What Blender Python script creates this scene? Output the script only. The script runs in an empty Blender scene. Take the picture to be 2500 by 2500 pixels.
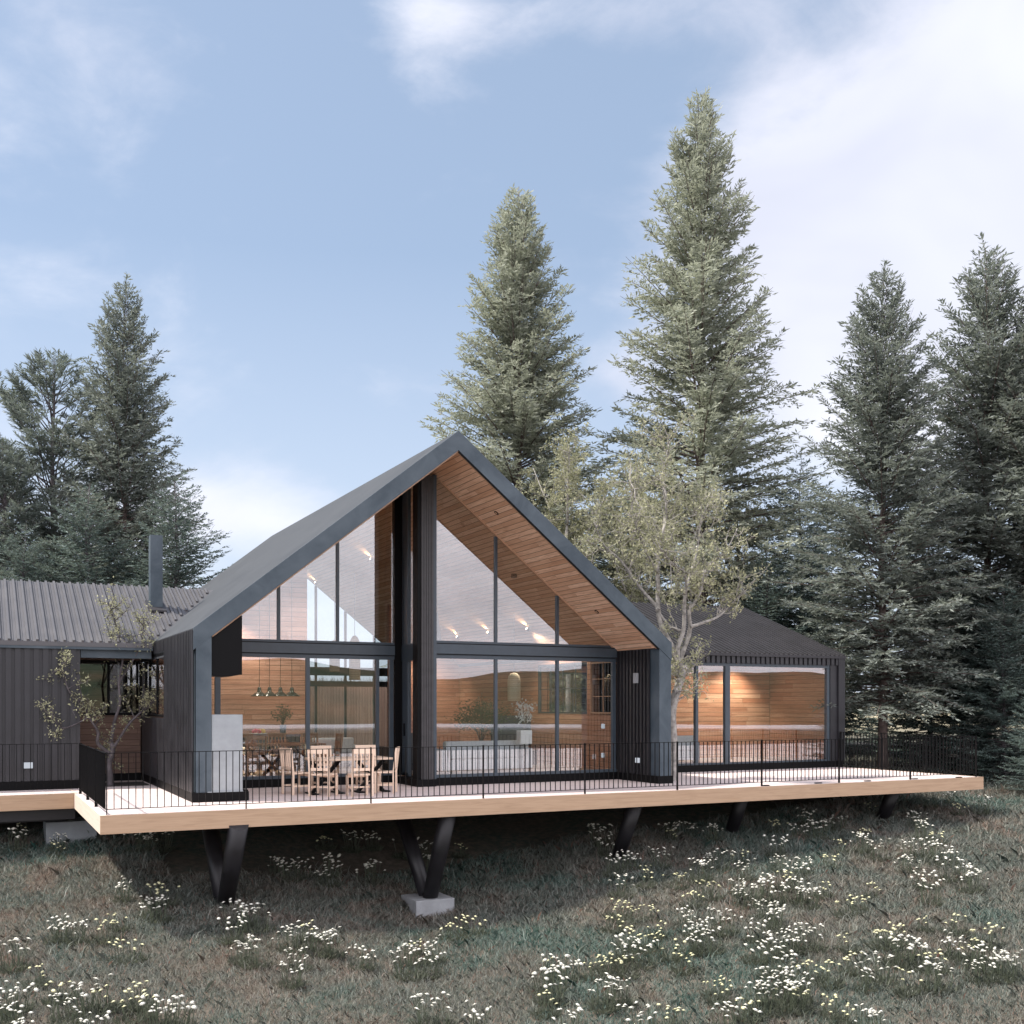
import bpy, math, random
import numpy as np
from mathutils import Vector, Matrix
random.seed(7); rng = np.random.default_rng(11)
R = math.radians
scn = bpy.context.scene
COL = scn.collection

# ------------------------------------------------------------------ camera numbers (photo = 2500 px square)
FPX = 2605.0; HY = 1720.0; TH = math.atan(1318.0/FPX); CAMZ = 1.904
cd = np.array([math.sin(TH), math.cos(TH), 0.0]); cr = np.array([math.cos(TH), -math.sin(TH), 0.0]); CC = np.array([0, 0, CAMZ])
def ray(x, y): return cd + (x-1250)/FPX*cr - np.array([0, 0, (y-HY)/FPX])
def ony(x, y, Y): v = ray(x, y); return CC + v*Y/v[1]
def onz(x, y, z): v = ray(x, y); return CC + v*(z-CAMZ)/v[2]
def ond(x, y, D): return CC + ray(x, y)*D
def onplane(x, y, n, d): v = ray(x, y); n = np.array(n, float); return CC + v*(d-n@CC)/(n@v)
def project(P):
    q = P-CC; z = q@cd
    return 1250+FPX*(q@cr)/z, HY-FPX*q[..., 2]/z, z

# ------------------------------------------------------------------ object helpers
class MB:
    def __init__(s): s.v = []; s.f = []; s.sm = []
    def face(s, pts):
        n = len(s.v); s.v += [tuple(p) for p in pts]; s.f.append(tuple(range(n, n+len(pts)))); s.sm.append(False)
    def box(s, x0, x1, y0, y1, z0, z1, M=None):
        P = [(x0,y0,z0),(x1,y0,z0),(x1,y1,z0),(x0,y1,z0),(x0,y0,z1),(x1,y0,z1),(x1,y1,z1),(x0,y1,z1)]
        if M is not None: P = [tuple(M @ Vector(p)) for p in P]
        n = len(s.v); s.v += P
        for f in ((0,3,2,1),(4,5,6,7),(0,1,5,4),(1,2,6,5),(2,3,7,6),(3,0,4,7)):
            s.f.append(tuple(n+i for i in f)); s.sm.append(False)
        return s
    def prism(s, poly, axis, a, b):          # poly in the two other axes, extruded along axis from a to b
        def P(u, v, t):
            return {'x': (t,u,v), 'y': (u,t,v), 'z': (u,v,t)}[axis]
        n = len(s.v); k = len(poly)
        s.v += [P(u,v,a) for u,v in poly] + [P(u,v,b) for u,v in poly]
        s.f.append(tuple(n+i for i in range(k))); s.f.append(tuple(n+k+i for i in reversed(range(k)))); s.sm += [False, False]
        for i in range(k):
            j = (i+1) % k; s.f.append((n+i, n+k+i, n+k+j, n+j)); s.sm.append(False)
        return s
    def bar(s, p, q, w, h, up=(0,0,1)):       # square bar from p to q
        p = Vector(p); q = Vector(q); d = (q-p); L = d.length; d.normalize()
        u = Vector(up); sd = d.cross(u)
        if sd.length < 1e-4: sd = d.cross(Vector((1,0,0)))
        sd.normalize(); u = sd.cross(d)
        M = Matrix((( d.x, sd.x, u.x, p.x),(d.y, sd.y, u.y, p.y),(d.z, sd.z, u.z, p.z),(0,0,0,1)))
        return s.box(0, L, -w/2, w/2, -h/2, h/2, M)
    def tube(s, pts, rad, n=8, cap=True):
        pts = [Vector(p) for p in pts]; base = len(s.v); m = len(pts)
        ref = Vector((0.3, 0.9, 0.2))
        for i, p in enumerate(pts):
            d = (pts[min(i+1, m-1)] - pts[max(i-1, 0)]).normalized()
            a = d.cross(ref)
            if a.length < 1e-3: a = d.cross(Vector((1,0,0)))
            a.normalize(); b = d.cross(a)
            r = rad[i] if hasattr(rad, '__len__') else rad
            for k in range(n):
                t = 2*math.pi*k/n; s.v.append(tuple(p + a*(r*math.cos(t)) + b*(r*math.sin(t))))
        for i in range(m-1):
            for k in range(n):
                k2 = (k+1) % n
                s.f.append((base+i*n+k, base+i*n+k2, base+(i+1)*n+k2, base+(i+1)*n+k)); s.sm.append(True)
        if cap:
            s.f.append(tuple(base+k for k in reversed(range(n)))); s.f.append(tuple(base+(m-1)*n+k for k in range(n))); s.sm += [False, False]
        return s
    def lathe(s, prof, c=(0,0,0), n=20, sx=1, sy=1):
        base = len(s.v)
        for r, z in prof:
            for k in range(n):
                t = 2*math.pi*k/n; s.v.append((c[0]+r*sx*math.cos(t), c[1]+r*sy*math.sin(t), c[2]+z))
        for i in range(len(prof)-1):
            for k in range(n):
                k2 = (k+1) % n; s.f.append((base+i*n+k, base+i*n+k2, base+(i+1)*n+k2, base+(i+1)*n+k)); s.sm.append(True)
        s.f.append(tuple(base+k for k in reversed(range(n)))); m = base+(len(prof)-1)*n
        s.f.append(tuple(m+k for k in range(n))); s.sm += [False, False]
        return s
    def mesh(s, name, m):
        me = bpy.data.meshes.new(name); me.from_pydata(s.v, [], s.f)
        me.polygons.foreach_set('use_smooth', s.sm); me.update()
        if m: me.materials.append(m)
        return me
def link(o): COL.objects.link(o); return o
def obj(name, mb, m, parent=None, world=True, bevel=0, label=None):
    me = mb.mesh(name, m) if isinstance(mb, MB) else mb
    o = link(bpy.data.objects.new(name, me))
    if parent is not None:
        o.parent = parent
        if world and parent.type == 'EMPTY': o.location = -parent.location
    if bevel:
        b = o.modifiers.new('edge', 'BEVEL'); b.width = bevel; b.segments = 2; b.limit_method = 'ANGLE'
    if label: o['label'] = label
    return o
def tag(o, label=None, cat=None, group=None, kind=None):
    if label: o['label'] = label
    if cat: o['category'] = cat
    if group: o['group'] = group
    if kind: o['kind'] = kind
    return o
def thing(name, label, cat, loc=(0,0,0), rz=0, group=None):
    o = link(bpy.data.objects.new(name, None)); o.location = loc; o.rotation_euler = (0, 0, rz); o.empty_display_size = .2
    return tag(o, label, cat, group)
def dup(root, loc, rz=0, label=None, scale=None):
    r = link(root.copy()); r.location = loc; r.rotation_euler = (0, 0, rz)
    if scale: r.scale = scale
    if label: r['label'] = label
    for ch in list(root.children):
        c = link(ch.copy()); c.parent = r
        for g in list(ch.children):
            d = link(g.copy()); d.parent = c
    return r
def bigmesh(name, V, k, m, smooth=False):      # V: (N*k,3) loose k-gons
    n = len(V)//k
    me = bpy.data.meshes.new(name)
    me.vertices.add(len(V)); me.vertices.foreach_set('co', np.ascontiguousarray(V, dtype=np.float32).ravel())
    me.loops.add(n*k); me.loops.foreach_set('vertex_index', np.arange(n*k, dtype=np.int32))
    me.polygons.add(n); me.polygons.foreach_set('loop_start', np.arange(0, n*k, k, dtype=np.int32))
    me.update(calc_edges=True); me.validate()
    me.materials.append(m)
    return me

# ------------------------------------------------------------------ materials
def lin(c):
    return tuple(((x/255)/12.92 if x/255 <= .04045 else ((x/255+.055)/1.055)**2.4) for x in c) + (1.0,)
class NT:
    def __init__(s, tree): s.t = tree; tree.nodes.clear()
    def n(s, typ, ins=None, **kw):
        nd = s.t.nodes.new(typ)
        for k, v in kw.items(): setattr(nd, k, v)
        for k, v in (ins or {}).items():
            sk = nd.inputs[k]
            if isinstance(v, bpy.types.NodeSocket): s.t.links.new(v, sk)
            else: sk.default_value = v
        return nd
    def math(s, op, a, b=0.0, c=0.0): return s.n('ShaderNodeMath', {0: a, 1: b, 2: c}, operation=op).outputs[0]
    def mix(s, f, a, b, bt='MIX'):
        return s.n('ShaderNodeMix', {'Factor': f, 'A': a, 'B': b}, data_type='RGBA', blend_type=bt) if False else s._mix(f, a, b, bt)
    def _mix(s, f, a, b, bt):
        nd = s.t.nodes.new('ShaderNodeMix'); nd.data_type = 'RGBA'; nd.blend_type = bt
        for i, v in ((0, f), (6, a), (7, b)):
            if isinstance(v, bpy.types.NodeSocket): s.t.links.new(v, nd.inputs[i])
            else: nd.inputs[i].default_value = v
        return nd.outputs[2]
    def noise(s, vec, scale, detail=3, rough=.55, dist=0): return s.n('ShaderNodeTexNoise', {'Vector': vec, 'Scale': scale, 'Detail': detail, 'Roughness': rough, 'Distortion': dist})
    def ramp(s, f, lo, hi): return s.n('ShaderNodeMapRange', {0: f, 1: lo, 2: hi, 3: 0.0, 4: 1.0}, clamp=True).outputs[0]
    def scale(s, vec, sc): return s.n('ShaderNodeVectorMath', {0: vec, 1: sc}, operation='MULTIPLY').outputs[0]
    def dot(s, vec, v2): return s.n('ShaderNodeVectorMath', {0: vec, 1: v2}, operation='DOT_PRODUCT').outputs['Value']
    def pos(s): return s.n('ShaderNodeTexCoord').outputs['Object']
def newmat(name):
    m = bpy.data.materials.new(name); m.use_nodes = True; return m, NT(m.node_tree)
def finish(t, bsdf): t.n('ShaderNodeOutputMaterial', {'Surface': bsdf})
def plain(name, col, rough=.5, metal=0, var=.12, scale=6, bump=0, spec=.5):
    m, t = newmat(name); p = t.pos(); nz = t.noise(p, scale, 4).outputs[0]
    d = tuple(x*(1-var) for x in col[:3])+(1,); b = tuple(min(1, x*(1+var)) for x in col[:3])+(1,)
    bs = t.n('ShaderNodeBsdfPrincipled', {'Base Color': t.mix(t.ramp(nz, .3, .7), d, b), 'Metallic': metal, 'Specular IOR Level': spec,
        'Roughness': t.math('MULTIPLY_ADD', nz, .25, rough-.12)})
    if bump:
        bs.inputs['Normal'].default_value
        bp = t.n('ShaderNodeBump', {'Height': t.noise(p, scale*6, 5).outputs[0], 'Strength': bump, 'Distance': .02})
        t.t.links.new(bp.outputs[0], bs.inputs['Normal'])
    finish(t, bs.outputs[0]); return m
def planks(name, svec, lvec, width, cols, groove=.06, rough=.5, run=2.6, grain=1.0, joint=True, spec=.4):
    """boards of the given width stacked along svec, running along lvec"""
    m, t = newmat(name); p = t.pos()
    s = t.math('DIVIDE', t.dot(p, svec), width); l = t.dot(p, lvec)
    row = t.math('FLOOR', s); fr = t.math('FRACT', s)
    wn = t.n('ShaderNodeTexWhiteNoise', {'W': row}, noise_dimensions='1D').outputs['Value']
    seg = t.math('ADD', t.math('DIVIDE', l, run), t.math('MULTIPLY', wn, 7.3)); sid = t.math('FLOOR', seg); sf = t.math('FRACT', seg)
    idn = t.math('ADD', t.math('MULTIPLY', row, 3.17), t.math('MULTIPLY', sid, 17.31))
    rnd = t.n('ShaderNodeTexWhiteNoise', {'W': idn}, noise_dimensions='1D').outputs['Value']
    gv = t.n('ShaderNodeCombineXYZ', {0: t.math('MULTIPLY', l, 1.6*grain), 1: t.math('MULTIPLY', t.math('MULTIPLY', s, width), 26*grain), 2: t.math('MULTIPLY', rnd, 40)}).outputs[0]
    g = t.noise(gv, 1.0, 6, .62, .8).outputs[0]
    g2 = t.noise(gv, .25, 3, .5, .4).outputs[0]
    c = t.mix(rnd, cols[0], cols[1]); c = t.mix(t.ramp(g, .42, .75), c, cols[2]); c = t.mix(t.math('MULTIPLY', t.ramp(g2, .45, .8), .55), c, cols[0])
    gr = t.math('LESS_THAN', fr, groove)
    if joint: gr = t.math('MAXIMUM', gr, t.math('LESS_THAN', sf, .006/run))
    dark = tuple(x*.16 for x in cols[0][:3])+(1,)
    c = t.mix(t.math('MULTIPLY', gr, .9), c, dark)
    h = t.math('SUBTRACT', t.math('MULTIPLY', g, .12), gr)
    bp = t.n('ShaderNodeBump', {'Height': h, 'Strength': .5, 'Distance': .006})
    bs = t.n('ShaderNodeBsdfPrincipled', {'Base Color': c, 'Roughness': t.math('MULTIPLY_ADD', g, .25, rough-.1), 'Specular IOR Level': spec, 'Normal': bp.outputs[0]})
    finish(t, bs.outputs[0]); return m
def leafmat(name, c1, c2, c3, nscale=.7, trans=.35, rough=.6):
    m, t = newmat(name); g = t.n('ShaderNodeNewGeometry'); p = t.pos()
    nz = t.noise(p, nscale, 3).outputs[0]; isl = g.outputs['Random Per Island']
    c = t.mix(t.ramp(nz, .35, .65), c1, c2); c = t.mix(t.math('MULTIPLY', isl, .6), c, c3)
    d = t.n('ShaderNodeBsdfPrincipled', {'Base Color': c, 'Roughness': rough, 'Specular IOR Level': .3})
    tr = t.n('ShaderNodeBsdfTranslucent', {'Color': t.mix(.3, c, (.36,.40,.27,1))})
    finish(t, t.n('ShaderNodeMixShader', {0: trans, 1: d.outputs[0], 2: tr.outputs[0]}).outputs[0]); return m
def glassmat(name, f0=.10, tint=(.93,.95,.95,1)):
    m, t = newmat(name)
    fc = t.n('ShaderNodeLayerWeight', {'Blend': .5}).outputs['Facing']
    f = t.math('MULTIPLY_ADD', t.math('POWER', fc, 5.0), 1-f0, f0)
    p = t.pos(); wob = t.noise(p, .5, 1).outputs[0]
    bp = t.n('ShaderNodeBump', {'Height': wob, 'Strength': .05, 'Distance': .02})
    gl = t.n('ShaderNodeBsdfGlossy', {'Color': (1,1,1,1), 'Roughness': .0, 'Normal': bp.outputs[0]})
    tr = t.n('ShaderNodeBsdfTransparent', {'Color': tint})
    finish(t, t.n('ShaderNodeMixShader', {0: f, 1: tr.outputs[0], 2: gl.outputs[0]}).outputs[0]); return m
def emis(name, col, st):
    m, t = newmat(name); finish(t, t.n('ShaderNodeEmission', {'Color': col, 'Strength': st}).outputs[0]); return m

def slate(name, c1, c2, rough=.58):
    m, t = newmat(name); p = t.pos()
    n1 = t.noise(p, 1.3, 5, .6, .6).outputs[0]; n2 = t.noise(p, 9, 4).outputs[0]
    c = t.mix(t.ramp(n1, .35, .68), c1, c2); c = t.mix(t.math('MULTIPLY', t.ramp(n2, .5, .8), .3), c, c2)
    bs = t.n('ShaderNodeBsdfPrincipled', {'Base Color': c, 'Roughness': t.math('MULTIPLY_ADD', n1, .3, rough-.15), 'Specular IOR Level': .4,
        'Normal': t.n('ShaderNodeBump', {'Height': n2, 'Strength': .08, 'Distance': .01}).outputs[0]})
    finish(t, bs.outputs[0]); return m
M = {}
M['slate'] = slate('dark_slate_panel', (.040,.058,.074,1), (.082,.105,.124,1))
M['clad'] = plain('black_ribbed_metal', (.013,.012,.0145,1), .45, .0, .25, 3)
M['cladwing'] = plain('charcoal_ribbed_metal', (.021,.021,.025,1), .42, .0, .2, 3)
M['rooflight'] = plain('grey_ribbed_roofing', (.09,.088,.093,1), .5, .0, .1, 2)
M['roofdark'] = plain('dark_ribbed_roofing', (.026,.025,.029,1), .55, .0, .15, 2)
M['black'] = plain('black_steel', (.0025,.0025,.003,1), .55, 0, .2, 8, 0, .15)
M['frame'] = plain('blue_grey_window_frame', (.042,.058,.074,1), .4, 0, .12, 5)
M['pillar'] = plain('charcoal_pillar_cladding', (.04,.038,.04,1), .5, 0, .25, 8)
M['concrete'] = plain('pale_concrete', (.29,.315,.33,1), .75, 0, .12, 3.5, .15, .3)
M['footing'] = plain('grey_footing_concrete', (.30,.31,.32,1), .85, 0, .15, 4, .25, .2)
kk = .796; cs = 1/math.hypot(1, kk); sn = kk*cs
WC = ((.60,.36,.225,1), (.86,.62,.45,1), (.43,.23,.135,1))
M['ceilR'] = planks('cedar_ceiling_boards', (cs,0,-sn), (0,1,0), .13, WC, .10, .5, 3.4)
M['ceilL'] = planks('cedar_ceiling_boards_other_slope', (cs,0,sn), (0,1,0), .13, WC, .10, .5, 3.4)
M['wallX'] = planks('cedar_wall_boards', (0,0,1), (1,0,0), .135, ((.43,.20,.125,1),(.60,.34,.235,1),(.29,.12,.07,1)), .08, .5, 3.0)
M['wallglow'] = planks('streaky_cedar_boards', (0,0,1), (1,0,0), .15, ((.46,.20,.11,1),(.68,.44,.29,1),(.30,.115,.06,1)), .08, .5, 2.2, .45)
M['wallY'] = planks('cedar_wall_boards_side', (0,0,1), (0,1,0), .135, ((.43,.21,.125,1),(.58,.355,.245,1),(.30,.135,.075,1)), .08, .5, 3.0)
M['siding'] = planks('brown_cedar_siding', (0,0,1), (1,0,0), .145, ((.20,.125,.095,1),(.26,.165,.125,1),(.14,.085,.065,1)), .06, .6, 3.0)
M['deck'] = planks('whitewashed_deck_boards', (0,1,0), (1,0,0), .14, ((.66,.56,.54,1),(.74,.645,.615,1),(.58,.48,.455,1)), .045, .6, 3.6)
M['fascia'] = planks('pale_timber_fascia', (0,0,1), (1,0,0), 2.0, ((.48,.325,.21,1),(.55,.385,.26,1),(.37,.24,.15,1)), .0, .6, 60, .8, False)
M['fasciasun'] = planks('sun_paled_fascia_end', (0,0,1), (0,1,0), 2.0, ((.74,.62,.52,1),(.78,.67,.57,1),(.66,.53,.43,1)), .0, .6, 60, .8, False)  # same timber as the front, with sunlight painted in as a paler colour
M['batten'] = plain('pale_cedar_batten', (.46,.28,.18,1), .6, 0, .12, 6)
M['chair'] = planks('light_beech', (1,0,0), (0,0,1), .5, ((.80,.62,.48,1),(.84,.67,.53,1),(.70,.53,.40,1)), .0, .5, 9, 2, False)
M['tableout'] = planks('weathered_table_boards', (0,1,0), (1,0,0), .15, ((.62,.48,.37,1),(.68,.53,.41,1),(.52,.40,.30,1)), .04, .5, 9, 1.5, False)
M['chairin'] = planks('walnut_chair', (1,0,0), (0,0,1), .5, ((.30,.145,.08,1),(.38,.19,.105,1),(.21,.10,.055,1)), .0, .45, 9, 2, False)
M['tablein'] = planks('dark_walnut_table', (0,1,0), (1,0,0), .15, ((.17,.085,.05,1),(.22,.115,.07,1),(.12,.06,.035,1)), .04, .4, 9, 1.5, False)
M['floor'] = planks('interior_floor_boards', (0,1,0), (1,0,0), .2, ((.33,.25,.19,1),(.38,.29,.22,1),(.28,.21,.16,1)), .02, .35, 2.4)
M['fence'] = planks('brown_fence_boards', (1,0,0), (0,0,1), .12, ((.50,.32,.24,1),(.60,.40,.30,1),(.38,.235,.175,1)), .06, .7, 5, 1, False)
M['glass'] = glassmat('window_glass', .15); M['glass2'] = glassmat('clear_glass', .035, (.97,.98,.98,1))
M['spark'] = emis('warm_lamp_face', (1,.78,.5,1), 18)
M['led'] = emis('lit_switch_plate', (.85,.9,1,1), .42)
M['navy'] = plain('navy_cabinet', (.03,.034,.055,1), .35, 0, .1, 4)
M['worktop'] = plain('dark_stone_worktop', (.16,.15,.19,1), .2, 0, .2, 12)
M['sofa'] = plain('light_grey_upholstery', (.52,.54,.57,1), .9, 0, .06, 30, .2, .1)
M['sofadark'] = plain('dark_brown_leather', (.05,.04,.038,1), .5, 0, .2, 20)
M['white'] = plain('white_ceramic', (.78,.78,.78,1), .4, 0, .03, 5)
M['woven'] = planks('woven_paper_shade', (0,0,1), (1,0,0), .055, ((.70,.60,.45,1),(.74,.64,.49,1),(.60,.50,.36,1)), .14, .8, 50, 1, False)
M['enamel'] = plain('dark_green_enamel', (.02,.026,.025,1), .25, 0, .15, 8)
M['red'] = plain('red_fruit', (.45,.03,.05,1), .35, 0, .3, 12)
M['yellow'] = plain('yellow_fruit', (.65,.42,.05,1), .35, 0, .25, 12)
M['soil'] = plain('dark_soil', (.025,.02,.017,1), .95, 0, .4, 12, .4)
M['bark'] = plain('grey_brown_bark', (.13,.10,.09,1), .9, 0, .4, 5, .8, .2)
M['barkpale'] = plain('pale_flaking_bark', (.35,.33,.305,1), .9, 0, .45, 9, .9, .2)
M['barkdark'] = plain('grey_dark_bark', (.10,.09,.095,1), .9, 0, .4, 5, .8, .2)
M['redwood'] = leafmat('redwood_needles', (.32,.345,.27,1), (.21,.23,.19,1), (.53,.55,.45,1), .45, .36)
M['redwoodshade'] = leafmat('shade_darkened_redwood_needles', (.155,.18,.16,1), (.095,.115,.105,1), (.33,.36,.325,1), .45, .3)  # darker copy of the redwood needles, tree shade put into the colour
M['fir'] = leafmat('fir_needles', (.06,.10,.09,1), (.036,.062,.058,1), (.24,.30,.28,1), .6, .25)
M['pine'] = leafmat('pine_needles', (.13,.165,.15,1), (.085,.11,.105,1), (.27,.30,.275,1), .5, .3)
M['leaf'] = leafmat('olive_green_leaves', (.33,.33,.195,1), (.235,.24,.145,1), (.52,.51,.34,1), 1.0, .35)
M['plant'] = leafmat('houseplant_leaves', (.05,.075,.05,1), (.03,.05,.035,1), (.09,.12,.07,1), 3, .3)
M['blossom'] = leafmat('white_blossom', (.72,.74,.76,1), (.62,.66,.66,1), (.8,.8,.8,1), 3, .3)
def grassmat():
    m, t = newmat('meadow_grass'); p = t.n('ShaderNodeNewGeometry').outputs['Position']; isl = t.n('ShaderNodeNewGeometry').outputs['Random Per Island']
    a = t.noise(p, .33, 5, .68, 1.0).outputs[0]; b = t.noise(t.n('ShaderNodeVectorMath', {0: p, 1: (31,7,3)}, operation='ADD').outputs[0], .45, 5, .68, 1.2).outputs[0]
    a2 = t.noise(t.n('ShaderNodeVectorMath', {0: p, 1: (5,71,9)}, operation='ADD').outputs[0], .13, 3, .55, 1.5).outputs[0]
    c = t.mix(t.ramp(a, .42, .58), (.14,.145,.12,1), (.085,.115,.095,1)); c = t.mix(t.math('MULTIPLY', t.ramp(a2, .5, .6), .85), c, (.035,.115,.092,1))
    c = t.mix(t.math('MULTIPLY', t.ramp(b, .49, .66), .8), c, (.21,.13,.095,1))
    c = t.mix(t.math('MULTIPLY', isl, .5), c, (.44,.455,.41,1))
    c = t.mix(t.ramp(t.math('FRACT', t.math('MULTIPLY', isl, 13.7)), .93, 1.0), c, (.30,.18,.14,1))
    d = t.n('ShaderNodeBsdfPrincipled', {'Base Color': c, 'Roughness': .55, 'Specular IOR Level': .35})
    tr = t.n('ShaderNodeBsdfTranslucent', {'Color': c})
    finish(t, t.n('ShaderNodeMixShader', {0: .3, 1: d.outputs[0], 2: tr.outputs[0]}).outputs[0]); return m
M['grass'] = grassmat()
def groundmat():
    m, t = newmat('meadow_soil'); p = t.n('ShaderNodeNewGeometry').outputs['Position']
    a = t.noise(p, .22, 3, .6, 1.2).outputs[0]; b = t.noise(p, 7, 6).outputs[0]
    c = t.mix(t.ramp(a, .38, .62), (.10,.092,.075,1), (.06,.085,.07,1)); c = t.mix(t.ramp(b, .4, .7), c, (.16,.13,.105,1))
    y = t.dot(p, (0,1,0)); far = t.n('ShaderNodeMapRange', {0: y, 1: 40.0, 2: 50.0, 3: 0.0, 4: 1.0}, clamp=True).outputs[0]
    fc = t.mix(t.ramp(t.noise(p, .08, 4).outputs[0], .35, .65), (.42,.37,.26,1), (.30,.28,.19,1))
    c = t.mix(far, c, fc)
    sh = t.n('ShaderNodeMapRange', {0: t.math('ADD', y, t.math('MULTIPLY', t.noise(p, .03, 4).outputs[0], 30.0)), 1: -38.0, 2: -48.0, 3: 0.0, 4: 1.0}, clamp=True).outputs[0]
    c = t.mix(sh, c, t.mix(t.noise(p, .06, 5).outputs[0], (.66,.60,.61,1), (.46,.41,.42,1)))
    bs = t.n('ShaderNodeBsdfPrincipled', {'Base Color': c, 'Roughness': .95, 'Specular IOR Level': .1, 'Normal': t.n('ShaderNodeBump', {'Height': b, 'Strength': .6, 'Distance': .05}).outputs[0]})
    finish(t, bs.outputs[0]); return m
M['ground'] = groundmat()

# ------------------------------------------------------------------ terrain
CP = np.array([(2,26,-1.12),(4.3,20.6,-1.90),(8.55,20.5,-2.47),(8.5,19,-2.5),(13.2,20.8,-1.66),(17.1,21.4,-1.38),(21.4,20.8,-1.14),(24.0,24.5,-.35),(25.5,19.0,-1.0),
 (0,12,-2.75),(8,12,-2.95),(16,12,-2.45),(25,13,-1.9),(36,20,-1.2),(0,20,-2.05),(-6,26,-1.3),(-10,12,-2.5),(0,0,-3.9),(20,0,-3.5),(40,5,-2.6),(-20,0,-4),
 (10,38,-.1),(0,38,-.15),(26,32,-.05),(36,34,0),(20,46,0),(-10,40,-.2),(5,28,-.75),(15,28,-.4),(50,40,.3),(-30,30,-.6),(30,60,.4),(0,60,.2),(60,10,-1.6)], float)
nC = len(CP)
Dm = np.linalg.norm(CP[:,None,:2]-CP[None,:,:2], axis=2)
A = np.zeros((nC+3, nC+3)); A[:nC,:nC] = -Dm - np.eye(nC)*.3; A[:nC,nC] = 1; A[:nC,nC+1:] = CP[:,:2]; A[nC:,:nC] = A[:nC,nC:].T
WT = np.linalg.solve(A, np.concatenate([CP[:,2], [0,0,0]]))
def gz(X, Y):
    X = np.asarray(X, float); Y = np.asarray(Y, float)
    xx = np.clip(X, -40, 70); yy = np.clip(Y, -10, 70)
    z = WT[nC] + WT[nC+1]*xx + WT[nC+2]*yy
    for i in range(nC): z = z - WT[i]*np.hypot(xx-CP[i,0], yy-CP[i,1])
    z = z + .05*np.sin(X*1.3+Y*.7)*np.cos(Y*1.1-X*.4) + .03*np.sin(X*2.9+1)*np.sin(Y*2.3)
    back = np.clip(-10-Y, 0, None); z = z - np.minimum(back*.1, 12)          # the hillside falls away behind the viewpoint to a lake
    z = z - np.clip((-320-Y)*.08, 0, 6)
    far = np.clip(Y-70, 0, None); z = z + np.minimum(far*.02, 6)
    return z
def gz1(x, y): return float(gz(np.array([x]), np.array([y]))[0])
def ground_sheet():
    xs = np.concatenate([[-3000,-1500,-700,-300,-150,-90,-60], np.arange(-42, 72, .6), [90,130,200,350,800,1600,3000]])
    ys = np.concatenate([[-480,-420,-360,-330,-300,-250,-200,-170,-150,-130,-110,-90,-70,-50,-35,-22], np.arange(-12, 72, .6), [90,130,200,400,900,2000,4000]])
    Xg, Yg = np.meshgrid(xs, ys); Z = gz(Xg, Yg)
    V = np.stack([Xg.ravel(), Yg.ravel(), Z.ravel()], 1); nx = len(xs)
    F = [(j*nx+i, j*nx+i+1, (j+1)*nx+i+1, (j+1)*nx+i) for j in range(len(ys)-1) for i in range(nx-1)]
    me = bpy.data.meshes.new('ground'); me.from_pydata(V.tolist(), [], F); me.polygons.foreach_set('use_smooth', [True]*len(F)); me.update()
    me.materials.append(M['ground'])
    tag(obj('ground', me, None), 'sloping meadow ground under the grass', kind='structure')
ground_sheet()
# lake and far shore behind the viewpoint (they show as reflections in the glass)
wm, wt = newmat('lake_water')
wb = wt.n('ShaderNodeBsdfPrincipled', {'Base Color': (.05,.07,.08,1), 'Roughness': .05, 'Normal': wt.n('ShaderNodeBump', {'Height': wt.noise(wt.pos(), .15, 4).outputs[0], 'Strength': .2, 'Distance': .5}).outputs[0]})
finish(wt, wb.outputs[0])
lk = MB(); lk.box(-3000, 3000, -1600, -345, -18, -15.6)
tag(obj('lake', lk, wm), 'lake at the foot of the slope', kind='structure')
hm, ht = newmat('far_hillside'); hp = ht.pos()
hb = ht.n('ShaderNodeBsdfPrincipled', {'Base Color': ht.mix(ht.ramp(ht.noise(hp, .02, 6, .6).outputs[0], .35, .65), (.035,.05,.03,1), (.10,.075,.045,1)), 'Roughness': .95, 'Specular IOR Level': .1}); finish(ht, hb.outputs[0])
def hills():
    th = np.linspace(-1.35, 1.35, 160); rows = []
    for k, (rr, fz) in enumerate([(820, 0), (900, .45), (1000, .8), (1120, 1.0), (1400, .9)]):
        H = 42 + 16*np.sin(th*5.2+1.0) + 9*np.sin(th*11.3+.4) + 4*np.sin(th*27) + 2*np.sin(th*63+k)
        H = H*np.clip(.5+.55*np.sin(th*2.3+.25), .35, 1.2)
        rows.append(np.stack([np.sin(th)*rr, -np.cos(th)*rr, -14 + fz*(H+15)], 1))
    V = np.concatenate(rows); n = len(th)
    F = [(j*n+i, j*n+i+1, (j+1)*n+i+1, (j+1)*n+i) for j in range(4) for i in range(n-1)]
    me = bpy.data.meshes.new('hills'); me.from_pydata(V.tolist(), [], F); me.polygons.foreach_set('use_smooth', [True]*len(F)); me.update(); me.materials.append(hm)
    tag(obj('hills', me, None), 'wooded hills across the lake', kind='structure')
hills()

# ------------------------------------------------------------------ house
XL, XR, XM, YF, YB = 3.83, 15.084, 9.457, 21.262, 37.5
EZ, RZ, IZ = 3.392, 7.871, 7.444
YLG, YRG = 24.42, 23.09            # glass planes: left (set back) and right bay
def inner(x): return IZ - kk*abs(x-XM)
def outer(x): return RZ - kk*abs(x-XM)
house = thing('house', 'dark gabled house with a wood-lined glazed gable and two low ribbed wings', 'house', (XM, YF, 0))
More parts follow.
